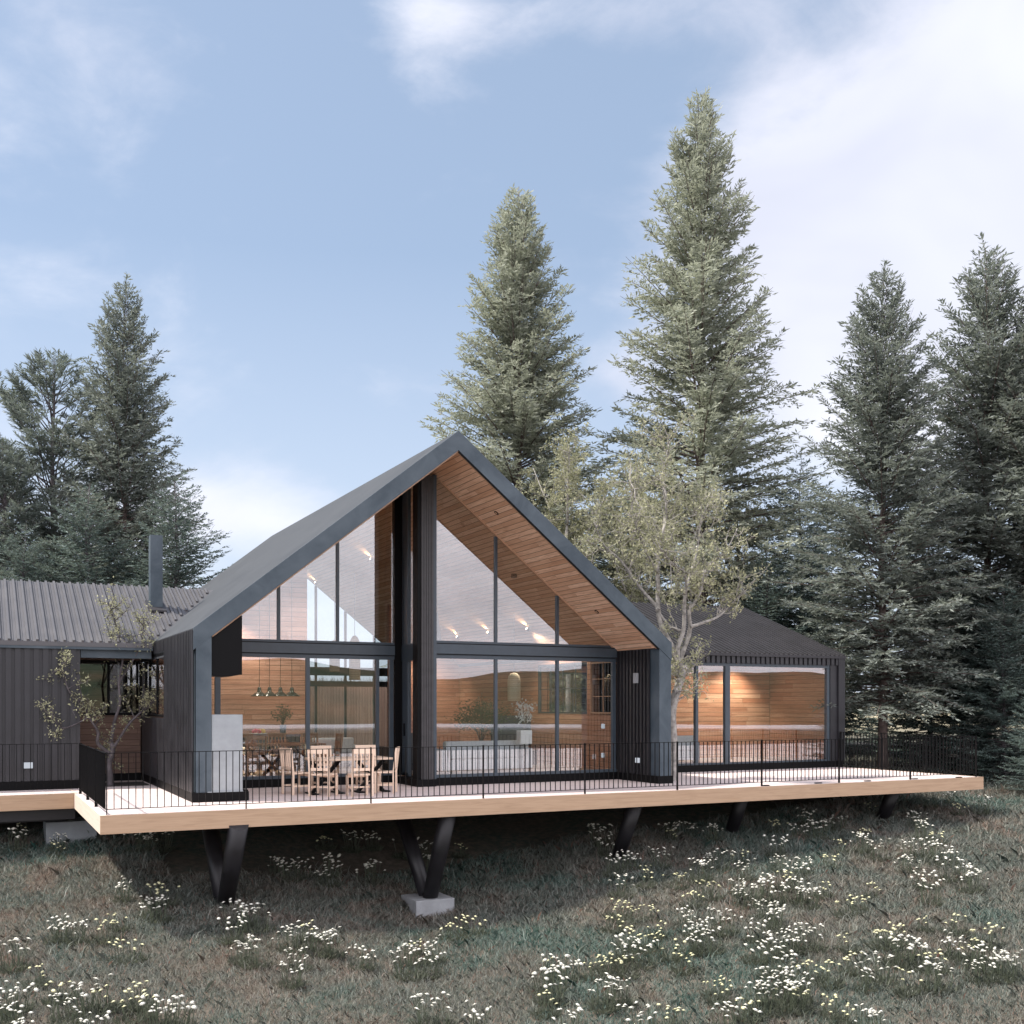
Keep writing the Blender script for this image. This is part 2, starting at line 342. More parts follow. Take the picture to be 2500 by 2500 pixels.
# gable roof shell
rf = MB(); gp = [(XL,outer(XL)),(XM,RZ),(XR,outer(XR)),(XR,inner(XR)),(XM,IZ),(XL,inner(XL))]
rf.prism(gp, 'y', YF+.05, YB)
bg = MB(); bg.prism(gp, 'y', YF, YF+.049); obj('rake_board', bg, M['slate'], house, label='broad blue-grey rake board framing the gable')
M['roofslate'] = slate('dark_slate_roof_sheet', (.034,.039,.046,1), (.056,.062,.07,1), .75)
obj('gable_roof', rf, M['roofslate'], house, label='steep smooth slate-grey gable roof with a broad rake edge')
c = MB(); c.prism([(XL+.05,.186),(4.177,.186),(4.177,inner(4.177)-.002),(XL+.05,inner(XL+.05)-.002)], 'y', YF+.003, YF+.40); obj('column', c, M['slate'], house)
c = MB(); c.prism([(14.726,.186),(XR-.02,.186),(XR-.02,inner(XR-.02)-.012),(14.726,inner(14.726)-.012)], 'y', YF+.003, YF+.40); obj('column', c, M['slate'], house)
# ceiling lining
lt = .03
for sgn, mat in ((1, M['ceilR']), (-1, M['ceilL'])):
    b = MB(); x1 = XM+sgn*5.205; z0 = IZ-.006; z1 = inner(x1)-.006
    P = [(XM, z0), (x1, z1), (x1, z1-lt), (XM, z0-lt)]
    b.prism(P if sgn > 0 else P[::-1], 'y', YF+.05, YB-.2); obj('ceiling', b, mat, house, label='cedar boarded ceiling on the right slope' if sgn > 0 else 'cedar boarded ceiling on the left slope')
b = MB()                                     # pale trims along the slope
def slope_bar(b, xa, xb, y, w, h, dz):
    b.bar((xa, y, inner(xa)+dz), (xb, y, inner(xb)+dz), w, h)
slope_bar(b, XM+.02, 14.68, YF+.06, .03, .03, -.03); slope_bar(b, XM+.3, 14.6, YRG-.03, .05, .03, -.055); slope_bar(b, XM-.02, 4.2, YF+.06, .03, .02, -.02)
obj('trim', b, M['batten'], house)
b = MB(); slope_bar(b, XM+.01, 14.72, YF+.02, .03, .045, -.018); obj('trim', b, M['black'], house)
# plinths
def plinth(x0, x1, y0, y1, z1=.186, z0=.002): return MB().box(x0, x1, y0, y1, z0, z1)
b = MB(); b.box(XL-.02, 4.9, YF-.02, YF+.40, .003, .183); b.box(XL-.02, 4.12, YF+.402, 28.2, .003, .183)
obj('plinth', b, M['black'], house)
b = MB(); b.box(4.14, 9.12, YLG-.06, YLG+.2, .003, .19); b.box(9.16, 9.62, 22.9, YLG-.07, .003, .17); b.box(9.64, 14.66, YRG-.06, YRG+.2, .003, .19); b.box(14.66, XR+.02, YF-.02, YRG+.3, .003, .186)
obj('plinth', b, M['black'], house)
b = MB(); b.box(XL, XR, 24.7, YB-.1, -.4, .195); b.box(9.7, 14.66, 23.3, 24.69, -.4, .195); obj('floor', b, M['floor'], house)
# ribbed side wall, left (outside face) with the corner window gap
def ribs_x(b, xface, sgn, y0, y1, z0, z1, pitch=.19, w=.10, d=.035):      # ribs on an X face
    y = y0+.02
    while y+w < y1: b.box(min(xface, xface+sgn*d), max(xface, xface+sgn*d), y, y+w, z0, z1); y += pitch
def ribs_y(b, yface, x0, x1, z0, z1, pitch=.19, w=.11, d=.04):              # ribs proud of a front (-Y) face
    x = x0+.03
    while x+w < x1: b.box(x, x+w, yface-d, yface, z0, z1); x += pitch
b = MB()
b.box(XL+.005, 4.15, YF+.402, 24.73, .19, 2.96); b.box(XL+.005, 4.15, 24.732, 28.25, .19, 1.60); b.box(XL+.005, 4.15, 24.732, 28.25, 3.08, 2.962+.14); b.box(XL+.005, 4.15, 28.252, YB-.01, .19, 2.96)
ribs_x(b, XL+.004, -1, YF+.02, 24.72, .19, outer(XL)-.03, .18, .11); ribs_x(b, XL+.004, -1, 24.74, 28.25, .19, 1.60, .18, .11); ribs_x(b, XL+.004, -1, 24.74, 26.2, 3.10, outer(XL)-.03, .18, .11)
obj('wall', b, M['cladwing'], house, label='ribbed side wall of the gable')
# right return wall: dark slats outside, cedar inside
b = MB(); b.box(14.70, XR-.02, YF+.402, YRG+.08, .19, inner(XR)-.03)
y = YF+.36
while y < YRG-.05: b.box(14.655, 14.70, y, y+.085, .19, inner(14.66)-.05); y += .152
obj('wall', b, M['clad'], house, label='dark slatted return wall beside the glazed bay')
b = MB(); wx0, wx1 = 14.70, 15.02
for (y0, y1, z0, z1) in ((YRG+.082, YB-.2, .19, 1.64), (YRG+.082, YB-.2, 3.05, inner(wx1)-.05+.2), (24.45, 24.60, 1.642, 3.048), (27.4, YB-.2, 1.642, 3.048), (YRG+.082, 23.27, 1.642, 3.048)):
    b.box(wx0, wx1, y0, y1, z0, min(z1, 3.2))
obj('wall', b, M['wallY'], house, label='cedar boarded inner wall on the right of the hall')
def win_grid(parent_name, xf, y0, y1, z0, z1, ny, nz, mat, fm, pane_d=.05):
    w = MB(); t = .045
    for yy in (y0, y1-t): w.box(xf-.03, xf+.06, yy, yy+t, z0, z1)
    for zz in (z0, z1-t): w.box(xf-.029, xf+.059, y0+t, y1-t, zz, zz+t)
    for i in range(1, ny): yy = y0+(y1-y0)*i/ny; w.box(xf, xf+.03, yy-.012, yy+.012, z0+t, z1-t)
    for i in range(1, nz): zz = z0+(z1-z0)*i/nz; w.box(xf+.002, xf+.028, y0+t, y1-t, zz-.011, zz+.011)
    f = obj('window', w, fm, house)
    g = MB(); g.box(xf+.012, xf+.018, y0+t, y1-t, z0+t, z1-t); obj('pane', g, M['glass2'], f)
    return f
win_grid('window', 14.74, 23.275, 24.45, 1.66, 3.03, 2, 3, None, M['batten'])
b = MB(); b.box(15.03, 15.06, 23.2, 24.5, 1.5, 3.1)
for i in range(9): b.box(14.99, 15.03, 23.25+i*.14, 23.33+i*.14, 1.55, 3.1)
obj('shutter', b, M['black'], house)
win_grid('window', 14.74, 24.60, 27.4, 1.65, 3.04, 4, 2, None, M['frame'])
# partition wall inside and its kitchen wall
b = MB(); b.prism([(4.2,.2),(8.3,.2),(8.3,inner(8.3)-.06),(4.2,inner(4.2)-.06)], 'y', 29.0, 29.25); obj('partition', b, M['wallX'], house, label='cedar boarded partition behind the kitchen')
b = MB(); b.prism([(12.2,.2),(14.69,.2),(14.69,3.2),(12.2,inner(12.2)-.06)], 'y', 33.0, 33.2); obj('partition', b, M['wallX'], house, label='far cedar partition in the hall')
b = MB(); b.box(9.95, 10.75, 26.9, 27.5, .2, inner(10.75)-.05); obj('partition', b, M['wallX'], house, label='cedar clad pier behind the entrance corner') if False else None
# back gable glazing
b = MB(); yb = 37.28
b.box(4.2, 14.7, yb, yb+.12, 2.95, 3.25); b.box(4.2, 14.7, yb, yb+.12, .2, .3); b.box(4.2, 14.7, yb, yb+.1, 2.55, 2.75)
for x in (5.8, 7.6, 9.4, 11.0, 12.1, 13.2, 14.5): b.box(x-.04, x+.04, yb+.01, yb+.09, .3, inner(x)-.05)
fr = obj('window', b, M['frame'], house, label='glazed rear gable')
g = MB(); g.prism([(4.2,.3),(14.7,.3),(14.7,inner(14.7)-.06),(XM,IZ-.06),(4.2,inner(4.2)-.06)], 'y', yb+.045, yb+.053); obj('pane', g, M['glass2'], fr)
# front glazing: left plane
def glazing(x0, x1, yg, mull_up, mull_lo, zb, label):
    f = MB()
    f.box(x0, x1, yg-.05, yg+.07, .192, .262)                               # sill
    zt0, zt1 = 3.073, 3.347
    f.box(x0, x1, yg-.07, yg+.09, zt0+.003, zt1)                            # transom beam
    f.box(x0, x1, yg-.04, yg+.06, zt1+.001, zt1+.055); f.box(x0, x1, yg-.04, yg+.06, zt0-.085, zt0)
    for x in mull_up: f.box(x-.035, x+.035, yg-.03, yg+.05, zt1+.056, inner(x)-.075)
    for x, w in mull_lo: f.box(x-w/2, x+w/2, yg-.035, yg+.055, .263, zt0-.086)
    fo = obj('window', f, M['frame'], house, label=label)
    k = MB(); k.box(x0, x1, yg-.073, yg-.0705, zt1-.022, zt1-.002); k.box(x0, x1, yg-.073, yg-.0705, zt0+.004, zt0+.022); obj('gasket', k, M['black'], fo)
    g = MB(); g.box(x0, x1, yg+.004, yg+.012, .263, zt0-.086); obj('pane', g, M['glass'], fo, label='lower glass')
    g = MB(); P = [(x0, zt1+.056), (x1, zt1+.056)]
    if x0 < XM: P += [(x1, inner(x1)-.05), (max(x0, 4.25), inner(max(x0, 4.25))-.05)]
    else: P = [(x0, zt1+.056), (x1, zt1+.056)] + ([(x1, inner(x1)-.05)] if inner(x1)-.05 > zt1+.06 else []) + [(x0, inner(x0)-.05)]
    g.prism(P, 'y', yg+.004, yg+.012); obj('pane', g, M['glass'], fo, label='upper glass')
    return fo
def Xat(px, yg): return float(ony(px, 1700, yg)[0])
glazing(4.20, 9.14, YLG, [Xat(680, YLG), Xat(824, YLG)], [(Xat(751, YLG), .09), (Xat(921, YLG), .08), (Xat(955, YLG), .10), (4.93, .12)], .26, 'set-back glazing on the left of the gable')
glazing(9.66, 14.64, YRG, [11.243, 12.936], [(11.243, .07), (12.936, .07), (14.58, .10)], .26, 'glazed bay on the right of the gable')
# corner post, narrow side light and pillar
b = MB(); b.box(9.145, 9.375, YLG-.05, YLG+.14, .19, inner(9.15)-.08); obj('post', b, M['black'], house)
b = MB(); xs_ = 9.34
b.box(xs_-.04, xs_+.05, YLG-.55, YLG-.10, .19, .26); b.box(xs_-.04, xs_+.05, 23.3, YLG-.10, 2.95, 3.345)
for yy, w in ((YLG-.50, .36), (23.35, .08)): b.box(xs_-.04, xs_+.05, yy, yy+w, .19, 2.948); b.box(xs_-.04, xs_+.05, yy, yy+w, 3.347, inner(xs_)-.08)
sl = obj('window', b, M['frame'], house, label='narrow side light at the corner')
g = MB(); g.box(xs_, xs_+.008, 23.43, YLG-.50, .26, 2.95); g.box(xs_, xs_+.008, 23.43, YLG-.50, 3.35, inner(xs_)-.08); obj('pane', g, M['glass'], sl)
g = MB(); g.box(xs_-.08, xs_-.055, YLG-.36, YLG-.33, 1.15, 1.45); obj('handle', g, M['black'], sl)
b = MB(); b.box(9.17, 9.25, 22.95, 23.25, .172, inner(9.17)-.07); obj('post', b, M['black'], house)
b = MB(); b.box(9.252, 9.56, 22.93, 23.25, .172, inner(9.252)-.06)
for i in range(5): b.box(9.26+i*.06, 9.295+i*.06, 22.915, 22.93, .172, inner(9.25)-.07)
obj('pillar', b, M['pillar'], house, label='tall ribbed charcoal pillar under the ridge')
b = MB(); b.box(9.563, 9.655, 22.97, 23.2, .172, inner(9.6)-.08); obj('post', b, M['frame'], house)
# ---- left wing
WY, WRY, WRZ = 26.20, 29.82, 5.04
ws = (WRZ-3.37)/(WRY-WY)
b = MB(); b.box(-14, 2.20, WY, WY+.25, .19, 3.33); b.box(1.97, 2.199, WY+.252, 28.25, .19, 3.2)
ribs_y(b, WY, -14, 2.20, .19, 3.31, .19, .115, .045); obj('wall', b, M['cladwing'], house, label='ribbed charcoal wall of the left wing')
obj('plinth', MB().box(-14, 2.21, WY-.05, WY+.2, .003, .187), M['black'], house)
def vx(y): return XL + ((3.37+ws*(y-WY)) - outer(XL))/kk           # where the wing roof runs into the gable roof
b = MB(); ye = WY-.10; ze = 3.37-ws*.10
t = .10
b.v += [(-14,ye,ze),(vx(ye)+.02,ye,ze),(vx(WRY)+.02,WRY,WRZ),(-14,WRY,WRZ),(-14,ye,ze-t),(vx(ye)+.02,ye,ze-t),(vx(WRY)+.02,WRY,WRZ-t),(-14,WRY,WRZ-t)]
for f in ((0,1,2,3),(7,6,5,4),(0,4,5,1),(1,5,6,2),(2,6,7,3),(3,7,4,0)): b.f.append(f); b.sm.append(False)
b.v += [(-14,WRY,WRZ-.004),(vx(WRY),WRY,WRZ-.004),(vx(WRY),33.5,3.37),(-14,33.5,3.37)]; b.f.append((8,9,10,11)); b.sm.append(False)
x = -13.9
while x < 6:
    ya = ye
    if x > vx(ye): ya = WY + ((outer(XL)+kk*(x+.05-XL))-3.37)/ws
    if ya < WRY-.1:
        b.bar((x, ya-.01, 3.37+ws*(ya-WY)+.02), (x, WRY-.02, WRZ+.02), .055, .045); b.bar((x+.075, ya, 3.37+ws*(ya-WY)+.006), (x+.075, WRY-.02, WRZ+.006), .02, .02)
    x += .19
obj('roof', b, M['rooflight'], house, label='pale grey ribbed roof of the left wing')
b = MB(); b.box(-14, 3.78, ye+.01, ye+.03, ze-.16, ze-.045); obj('gutter', b, M['slate'], house)
b = MB(); b.box(2.215, 3.76, WY+.02, WY+.2, 2.98, 3.24); obj('beam', b, M['slate'], house)
obj('light_strip', MB().box(2.3, 3.7, WY+.0, WY+.012, 3.262, 3.272), M['white'], house)
ch = MB(); ch.box(4.02, 4.32, 28.19, 28.49, 4.1, 6.2); cho = obj('chimney', ch, M['slate'], house, label='slim square slate-grey chimney')
ch = MB(); ch.prism([(27.98,3.37+ws*(27.98-WY)+.05),(28.62,3.37+ws*(28.62-WY)+.05),(28.62,3.37+ws*(28.62-WY)+.09),(27.98,3.37+ws*(27.98-WY)+.09)], 'x', 3.95, 4.39); obj('flashing', ch, M['roofdark'], cho)
obj('partition', MB().box(-13.9, 3.78, 32.9, 33.1, .2, 3.3), M['siding'], house); obj('floor', MB().box(-13.9, 3.78, 28.52, 32.88, .05, .185), M['floor'], house)
# recess behind the porch tree
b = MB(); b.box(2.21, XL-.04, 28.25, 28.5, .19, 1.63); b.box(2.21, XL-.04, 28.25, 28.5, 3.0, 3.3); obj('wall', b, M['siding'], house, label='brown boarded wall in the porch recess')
obj('plinth', MB().box(2.21, XL-.03, 28.18, 28.24, .003, .187), M['black'], house)
b = MB(); b.box(2.21, XL, 28.22, 28.3, 1.632, 1.70); b.box(2.21, XL, 28.22, 28.3, 2.94, 3.0)
for x in (2.22, 3.0, 3.76): b.box(x, x+.06, 28.225, 28.295, 1.70, 2.94)
b.box(XL-.01, XL+.07, 24.74, 24.80, 1.63, 3.06); b.box(XL-.01, XL+.07, 24.80, 28.2, 1.62, 1.68); b.box(XL-.01, XL+.07, 24.80, 28.2, 3.02, 3.075)
for yy in (25.9, 27.1): b.box(XL, XL+.05, yy, yy+.05, 1.68, 3.02)
cw = obj('window', b, M['black'], house, label='dark framed corner window behind the small tree')
g = MB(); g.box(2.28, 3.76, 28.25, 28.258, 1.70, 2.94); g.box(XL+.03, XL+.038, 24.8, 28.2, 1.68, 3.02); obj('pane', g, M['glass'], cw)
# ---- right wing
RY, RRY, RRZ = 24.556, 29.2, 5.21
rs = (RRZ-3.417)/(RRY-RY)
b = MB(); b.box(XR+.02, 23.77, RY, RY+.2, 3.10, 3.40); b.box(23.26, 23.77, RY, RY+.2, .19, 3.098); b.box(23.57, 23.77, RY+.21, 33.8, .19, 3.40)
b.prism([(RY+.3, 3.40), (33.8, 3.40), (RRY, RRZ-.12)], 'x', 23.57, 23.77)
ribs_y(b, RY, XR+.05, 23.78, 3.095, 3.395, .18, .115, .045); b.box(23.54, 23.80, RY-.06, RY-.001, .19, 3.395)
obj('wall', b, M['cladwing'], house, label='ribbed charcoal fascia and end wall of the right wing')
b = MB()
def vr(z): return XM + (RZ-z)/kk
ye = RY-.10; ze = 3.417-rs*.10; t = .08
for (x0e, x0r, z_) in ((vr(ze)-.02, vr(RRZ)-.02, 0),):
    b.v += [(x0e,ye,ze),(23.82,ye,ze),(23.82,RRY,RRZ),(x0r,RRY,RRZ),(x0e,ye,ze-t),(23.82,ye,ze-t),(23.82,RRY,RRZ-t),(x0r,RRY,RRZ-t)]
for f in ((0,1,2,3),(7,6,5,4),(0,4,5,1),(1,5,6,2),(2,6,7,3),(3,7,4,0)): b.f.append(f); b.sm.append(False)
b.v += [(x0r,RRY,RRZ-.004),(23.82,RRY,RRZ-.004),(23.82,33.8,3.40),(x0r,33.8,3.40)]; b.f.append((8,11,10,9)); b.sm.append(False)
x = 12.9
while x < 23.8:
    ya = ye
    if x < vr(ze): ya = RY + ((RZ-kk*(x-.04-XM))-3.417)/rs
    if ya < RRY-.1: b.bar((x, ya-.01, 3.417+rs*(ya-RY)+.018), (x, RRY-.01, RRZ+.018), .06, .045)
    x += .18
obj('roof', b, M['roofdark'], house, label='dark ribbed roof of the right wing')
obj('plinth', MB().box(XR+.03, 23.75, RY-.03, RY+.2, .003, .19), M['black'], house)
b = MB(); b.box(XR+.03, 23.255, RY+.02, RY+.14, .192, .24); b.box(XR+.03, 23.255, RY+.02, RY+.14, 3.01, 3.095)
for x, w in ((16.2, .08), (Xat(1703, RY), .09), (Xat(1778, RY), .17), (23.20, .10)): b.box(x-w/2, x+w/2, RY+.022, RY+.138, .241, 3.009)
rw = obj('window', b, M['frame'], house, label='wide glazed front of the right wing')
g = MB(); g.box(XR+.03, 23.2, RY+.07, RY+.078, .24, 3.01); obj('pane', g, M['glass'], rw)
b = MB(); b.box(XR+.03, 23.56, RY+.21, 33.5, -.35, .195); obj('floor', b, M['floor'], house)
b = MB(); b.box(19.2, 23.5, 27.6, 27.8, .2, 3.30); obj('partition', b, M['wallglow'], house, label='glowing cedar wall inside the right wing')
b = MB(); b.box(XR+.05, 19.19, 28.6, 28.8, .2, 1.55); b.box(XR+.05, 15.6, 28.6, 28.8, 1.551, 2.9); b.box(XR+.05, 19.19, 28.6, 28.8, 2.901, 3.3); b.box(18.75, 19.19, 28.6, 28.8, 1.551, 2.9)
obj('partition', b, M['wallX'], house)
b = MB(); b.box(15.6, 18.75, 28.66, 28.72, 1.555, 1.6); b.box(15.6, 18.75, 28.66, 28.72, 2.85, 2.9)
for x in (16.6, 17.6, 18.68): b.box(x, x+.05, 28.66, 28.72, 1.6, 2.85)
w_ = obj('window', b, M['frame'], house); g = MB(); g.box(15.6, 18.75, 28.69, 28.696, 1.6, 2.85); obj('pane', g, M['glass2'], w_)
b = MB(); b.box(XR+.05, 23.56, RY+.22, 33.5, 3.302, 3.36); obj('ceiling', b, M['wallX'], house)
b = MB(); b.box(23.50, 23.565, RY+.21, 27.59, .2, 3.3); obj('wall', b, M['wallY'], house, label='cedar lining of the end wall')
b = MB(); b.prism([(RY+.2,.2),(33.5,.2),(33.5,3.3),(27.45,3.3),(27.45,1.63),(RY+.2,1.63)], 'x', XR-.015, XR+.025); obj('wall', b, M['wallY'], house)

# ------------------------------------------------------------------ decks
DX0, DX1, DY = 1.953, 23.72, 19.43
deck = thing('deck', 'long whitewashed timber deck raised over the slope on dark leaning posts', 'deck', (12.8, DY, -.32))
b = MB(); b.box(DX0+.04, DX1-.04, DY+.042, 24.75, -.06, 0.0); b.box(DX0+.04, XL, 24.752, 28.4, -.06, 0.0)
obj('boards', b, M['deck'], deck)
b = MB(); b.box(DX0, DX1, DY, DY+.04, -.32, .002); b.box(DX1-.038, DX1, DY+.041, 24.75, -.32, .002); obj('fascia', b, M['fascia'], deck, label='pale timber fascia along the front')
b = MB(); b.box(DX0, DX0+.038, DY+.041, 26.1, -.32, .002); obj('fascia', b, M['fasciasun'], deck, label='timber fascia at the left end, sunlight painted into its colour')
b = MB()
for y in (19.7, 21.2, 22.7, 24.2): b.box(DX0+.06, DX1-.06, y, y+.16, -.30, -.062)
x = DX0+.5
while x < DX1: b.box(x, x+.06, DY+.05, 24.7, -.22, -.064); x += .6
b.box(DX0+.05, DX1-.05, DY+.045, 24.7, -.082, -.066)
obj('joist_frame', b, M['fascia'], deck)
for X, by, bz, ty, back in ((4.3,20.6,-1.95,19.45,True),(8.55,20.7,-2.15,19.75,True),(13.25,20.85,-1.72,20.05,True),(17.1,21.6,-1.45,21.05,True),(21.5,20.85,-1.25,20.35,True)):
    b = MB(); d = Vector((X, ty, -.26))-Vector((X, by, bz)); b.tube([(X, by, bz), (X, ty, -.26)], [.155, .18], 28); obj('support_post', b, M['clad'], deck)
    if X > 10: continue
    b = MB(); b.tube([(X, by+.22, bz+.02), (X, by+2.35*(-.26-bz)/1.69*.62+.25, -.26)], [.15, .175], 28); obj('support_post', b, M['clad'], deck)
b = MB(); b.box(-.43, .43, -.40, .48, -.36, 0, Matrix.Translation((8.55, 20.8, -2.13))); obj('footing', b, M['footing'], deck, bevel=.012)
for X, by, bz in ((4.3,20.7,-2.02),(13.25,20.95,-1.86),(17.1,21.7,-1.6),(21.5,20.95,-1.38)):
    b = MB(); b.box(X-.3, X+.3, by-.3, by+.3, bz-.3, bz); obj('footing', b, M['footing'], deck)
ldeck = thing('deck', 'short timber deck in front of the left wing', 'deck', (-6, 24.66, -.33))
b = MB(); b.box(-14, DX0-.004, 24.70, 26.15, -.06, -.002); obj('boards', b, M['deck'], ldeck)
b = MB(); b.box(-14, DX0-.004, 24.66, 24.698, -.325, 0); obj('fascia', b, M['fascia'], ldeck)
b = MB(); b.box(-14, 2.0, 25.0, 25.14, -.58, -.062); b.box(-14, 1.9, 25.9, 26.2, -.70, -.3); obj('joist_frame', b, M['clad'], ldeck)
b = MB(); b.box(1.45, 2.5, 25.6, 26.6, -1.6, -.70); obj('footing', b, M['concrete'], ldeck, bevel=.01)

# ------------------------------------------------------------------ railings
def railing(label, p0, p1, nbay, nbal, along, ends=(True, True), topz=1.07, limit=100):
    p0 = Vector(p0); p1 = Vector(p1); root = thing('railing', label, 'railing', p0)
    d = (p1-p0)/nbay; L = d.length; u = d.normalized(); nrm = Vector((-u.y, u.x, 0))
    def local(b): return b
    def at(s, z): return (u.x*s, u.y*s, z)
    Mx = Matrix(((u.x, nrm.x, 0, 0), (u.y, nrm.y, 0, 0), (0, 0, 1, 0), (0, 0, 0, 1)))
    tot = (p1-p0).length
    for i in range(nbay+1):
        if (i == 0 and not ends[0]) or (i == nbay and not ends[1]): continue
        obj('post', MB().box(i*L-.007, i*L+.007, -.028, .028, .001, topz+.012, Mx), M['black'], root, False)
    obj('top_rail', MB().box(0, tot, -.016, .016, topz-.012, topz, Mx), M['black'], root, False)
    obj('bottom_rail', MB().box(0, tot, -.012, .012, .09, .102, Mx), M['black'], root, False)
    rest = MB(); cnt = 0
    for i in range(nbay):
        for k in range(1, nbal):
            s = i*L + L*k/nbal
            if cnt < limit: obj('baluster', MB().box(s-.006, s+.006, -.009, .009, .10, topz-.011, Mx), M['black'], root, False)
            else: rest.box(s-.006, s+.006, -.009, .009, .10, topz-.011, Mx)
            cnt += 1
    if rest.v: tag(obj('baluster', rest, M['black'], root, False), kind='stuff')
    return root
P0 = 2.069; P1 = 23.59; PY = 19.559
railing('thin black balustrade along the front edge of the deck', (P0, PY, 0), (P1, PY, 0), 9, 20, 'x')
railing('black balustrade across the left end of the deck seen edge-on', (2.057, PY+.02, 0), (2.057, 24.42, 0), 3, 14, 'y', (False, True))
railing('black balustrade at the far right end of the deck', (P1, PY+.02, 0), (P1, 24.46, 0), 3, 14, 'y', (False, True))
railing('thin black balustrade along the back right of the deck before the conifers', (P1, 24.5, 0), (23.85, 24.5, 0), 1, 2, 'x', (False, False)) if False else None
railing('thin black balustrade in front of the left wing', (-10, 24.78, 0), (2.04, 24.78, 0), 5, 18, 'x', (True, False))
for px, py in ((1869,1917.5),(1997.5,1911.6),(2118,1906.5),(2233,1901.3),(2341,1897.6)):
    q = onz(px, py, .012)
    o = MB().box(-.09, .09, -.035, .035, 0, .02); o = obj('deck_light', o, M['black']); o.location = (q[0], q[1], .004)
    tag(o, 'small black recessed light along the sunlit deck edge', 'light', 'recessed lights along the deck edge')

# ------------------------------------------------------------------ outdoor hearth with hood
oh = thing('outdoor_fireplace', 'pale concrete barbecue block under a black sheet-metal hood beside the left column', 'fireplace', (4.5, YF+.4, 0))
b = MB(); b.box(4.182, 4.786, YF+.02, YF+.62, .186, 1.705); obj('hearth', b, M['concrete'], oh, bevel=.008)
b = MB(); b.box(4.10, 4.788, YF-.012, YF+.018, .10, .20); obj('ledge', b, M['concrete'], oh)
b = MB(); b.prism([(4.182,2.47),(4.50,2.45),(4.785,2.50),(4.785,inner(4.785)-.05),(4.182,inner(4.182)-.05)], 'y', YF+.07, YF+.62); obj('hood', b, M['black'], oh)
b = MB(); b.box(4.787, 4.90, YF+.05, YF+.56, .184, .21); obj('shelf', b, M['black'], oh)

# ------------------------------------------------------------------ table and chairs
def make_chair(label, mat, group):
    t = thing('chair', label, 'chair', (0,0,0), 0, group)          # faces +Y
    w, d = .215, .205
    obj('seat', MB().box(-w-.005, w+.005, -d+.02, d+.01, .43, .465), mat, t, False, .006)
    for sx in (-1, 1):
        obj('leg', MB().box(sx*w-.022, sx*w+.022, d-.045, d, 0, .429), mat, t, False, .004)
        obj('leg', MB().prism([(-d-.03,0),(-d+.015,0),(-d+.018,.45),(-d-.045,.985),(-d-.085,.985),(-d-.024,.45)], 'x', sx*w-.02, sx*w+.02), mat, t, False, .004)
    b = MB(); b.bar((-w+.02, -d-.062, .935), (w-.02, -d-.062, .935), .026, .10, (0,.1,1)); b.bar((-w+.02, -d-.022, .56), (w-.02, -d-.022, .56), .024, .06)
    for k in range(4):
        x = -w+.085+k*(2*w-.17)/3; b.bar((x, -d-.024, .59), (x, -d-.058, .89), .022, .034, (0,1,0))
    obj('backrest', b, mat, t, False, .003)
    b = MB()
    for sx in (-1, 1): b.box(sx*w-.012, sx*w+.012, -d+.016, d-.046, .16, .20)
    b.box(-w+.013, w-.013, -.015, .015, .165, .195); b.box(-w+.023, w-.023, d-.035, d-.012, .375, .428)
    obj('stretcher', b, mat, t, False)
    return t
def make_table(label, loc, L, W, topm, legm, rz=0, xs=(.32,)):
    t = thing('dining_table', label, 'table', loc, rz)
    obj('tabletop', MB().box(-L/2, L/2, -W/2, W/2, .715, .76), topm, t, False, .006)
    for s in (-1, 1):
        b = MB(); x = s*L*.30
        b.bar((x-.30, -.0, 0.02), (x+.30, 0, .70), .07, .075, (0,1,0)); b.bar((x+.30, .072, 0.02), (x-.30, .072, .70), .07, .075, (0,1,0))
        b.box(x-.36, x+.36, -.06, .13, .690, .714); b.box(x-.36, x-.22, -.25, .3, .0, .03); b.box(x+.22, x+.36, -.25, .3, .0, .03)
        obj('trestle', b, legm, t, False)
    return t
tc = onz(900, 1921, 0); tx, ty = 7.25, 22.15
make_table('rectangular table with crossed black trestles on the deck', (tx, ty, 0), 1.72, .86, M['tableout'], M['black'], R(2))
cg = 'pale wooden chairs around the deck table'
ch0 = make_chair('pale wooden chair at the left end of the deck table', M['chair'], cg)
ch0.location = (6.17, 22.36, 0); ch0.rotation_euler = (0, 0, R(-75))
for x, y, a, lb in ((6.55, 21.66, -42, 'pale wooden chair turned at the front of the deck table, nearest the barbecue'),
                    (7.22, 21.32, -2, 'pale wooden chair with its back to the railing, in front of the deck table'),
                    (7.98, 21.85, 62, 'pale wooden chair at the right end of the deck table, facing left'),
                    (6.95, 22.92, 180, 'pale wooden chair behind the deck table, left of the two against the glass'),
                    (7.95, 22.86, 176, 'pale wooden chair behind the deck table, right of the two against the glass')):
    dup(ch0, (x, y, 0), R(a), lb)
FL = .197
make_table('dark walnut table with crossed legs inside behind the glass', (6.75, 25.75, FL), 1.9, .95, M['tablein'], M['black'], R(3))
ig = 'walnut chairs around the indoor table'
ci0 = make_chair('walnut chair at the left end of the indoor table', M['chairin'], ig); ci0.location = (5.45, 25.65, FL); ci0.rotation_euler = (0, 0, R(-80))
for x, y, a, lb in ((5.95, 25.12, -8, 'walnut chair in front of the indoor table, close to the glass on the left'), (6.0, 26.5, 172, 'walnut chair behind the indoor table on its left'),
                    (6.9, 26.5, 185, 'walnut chair behind the middle of the indoor table'), (7.75, 26.45, 190, 'walnut chair behind the indoor table near the sliding door'), (7.95, 25.8, 92, 'walnut chair at the right end of the indoor table')):
    dup(ci0, (x, y, FL), R(a), lb)

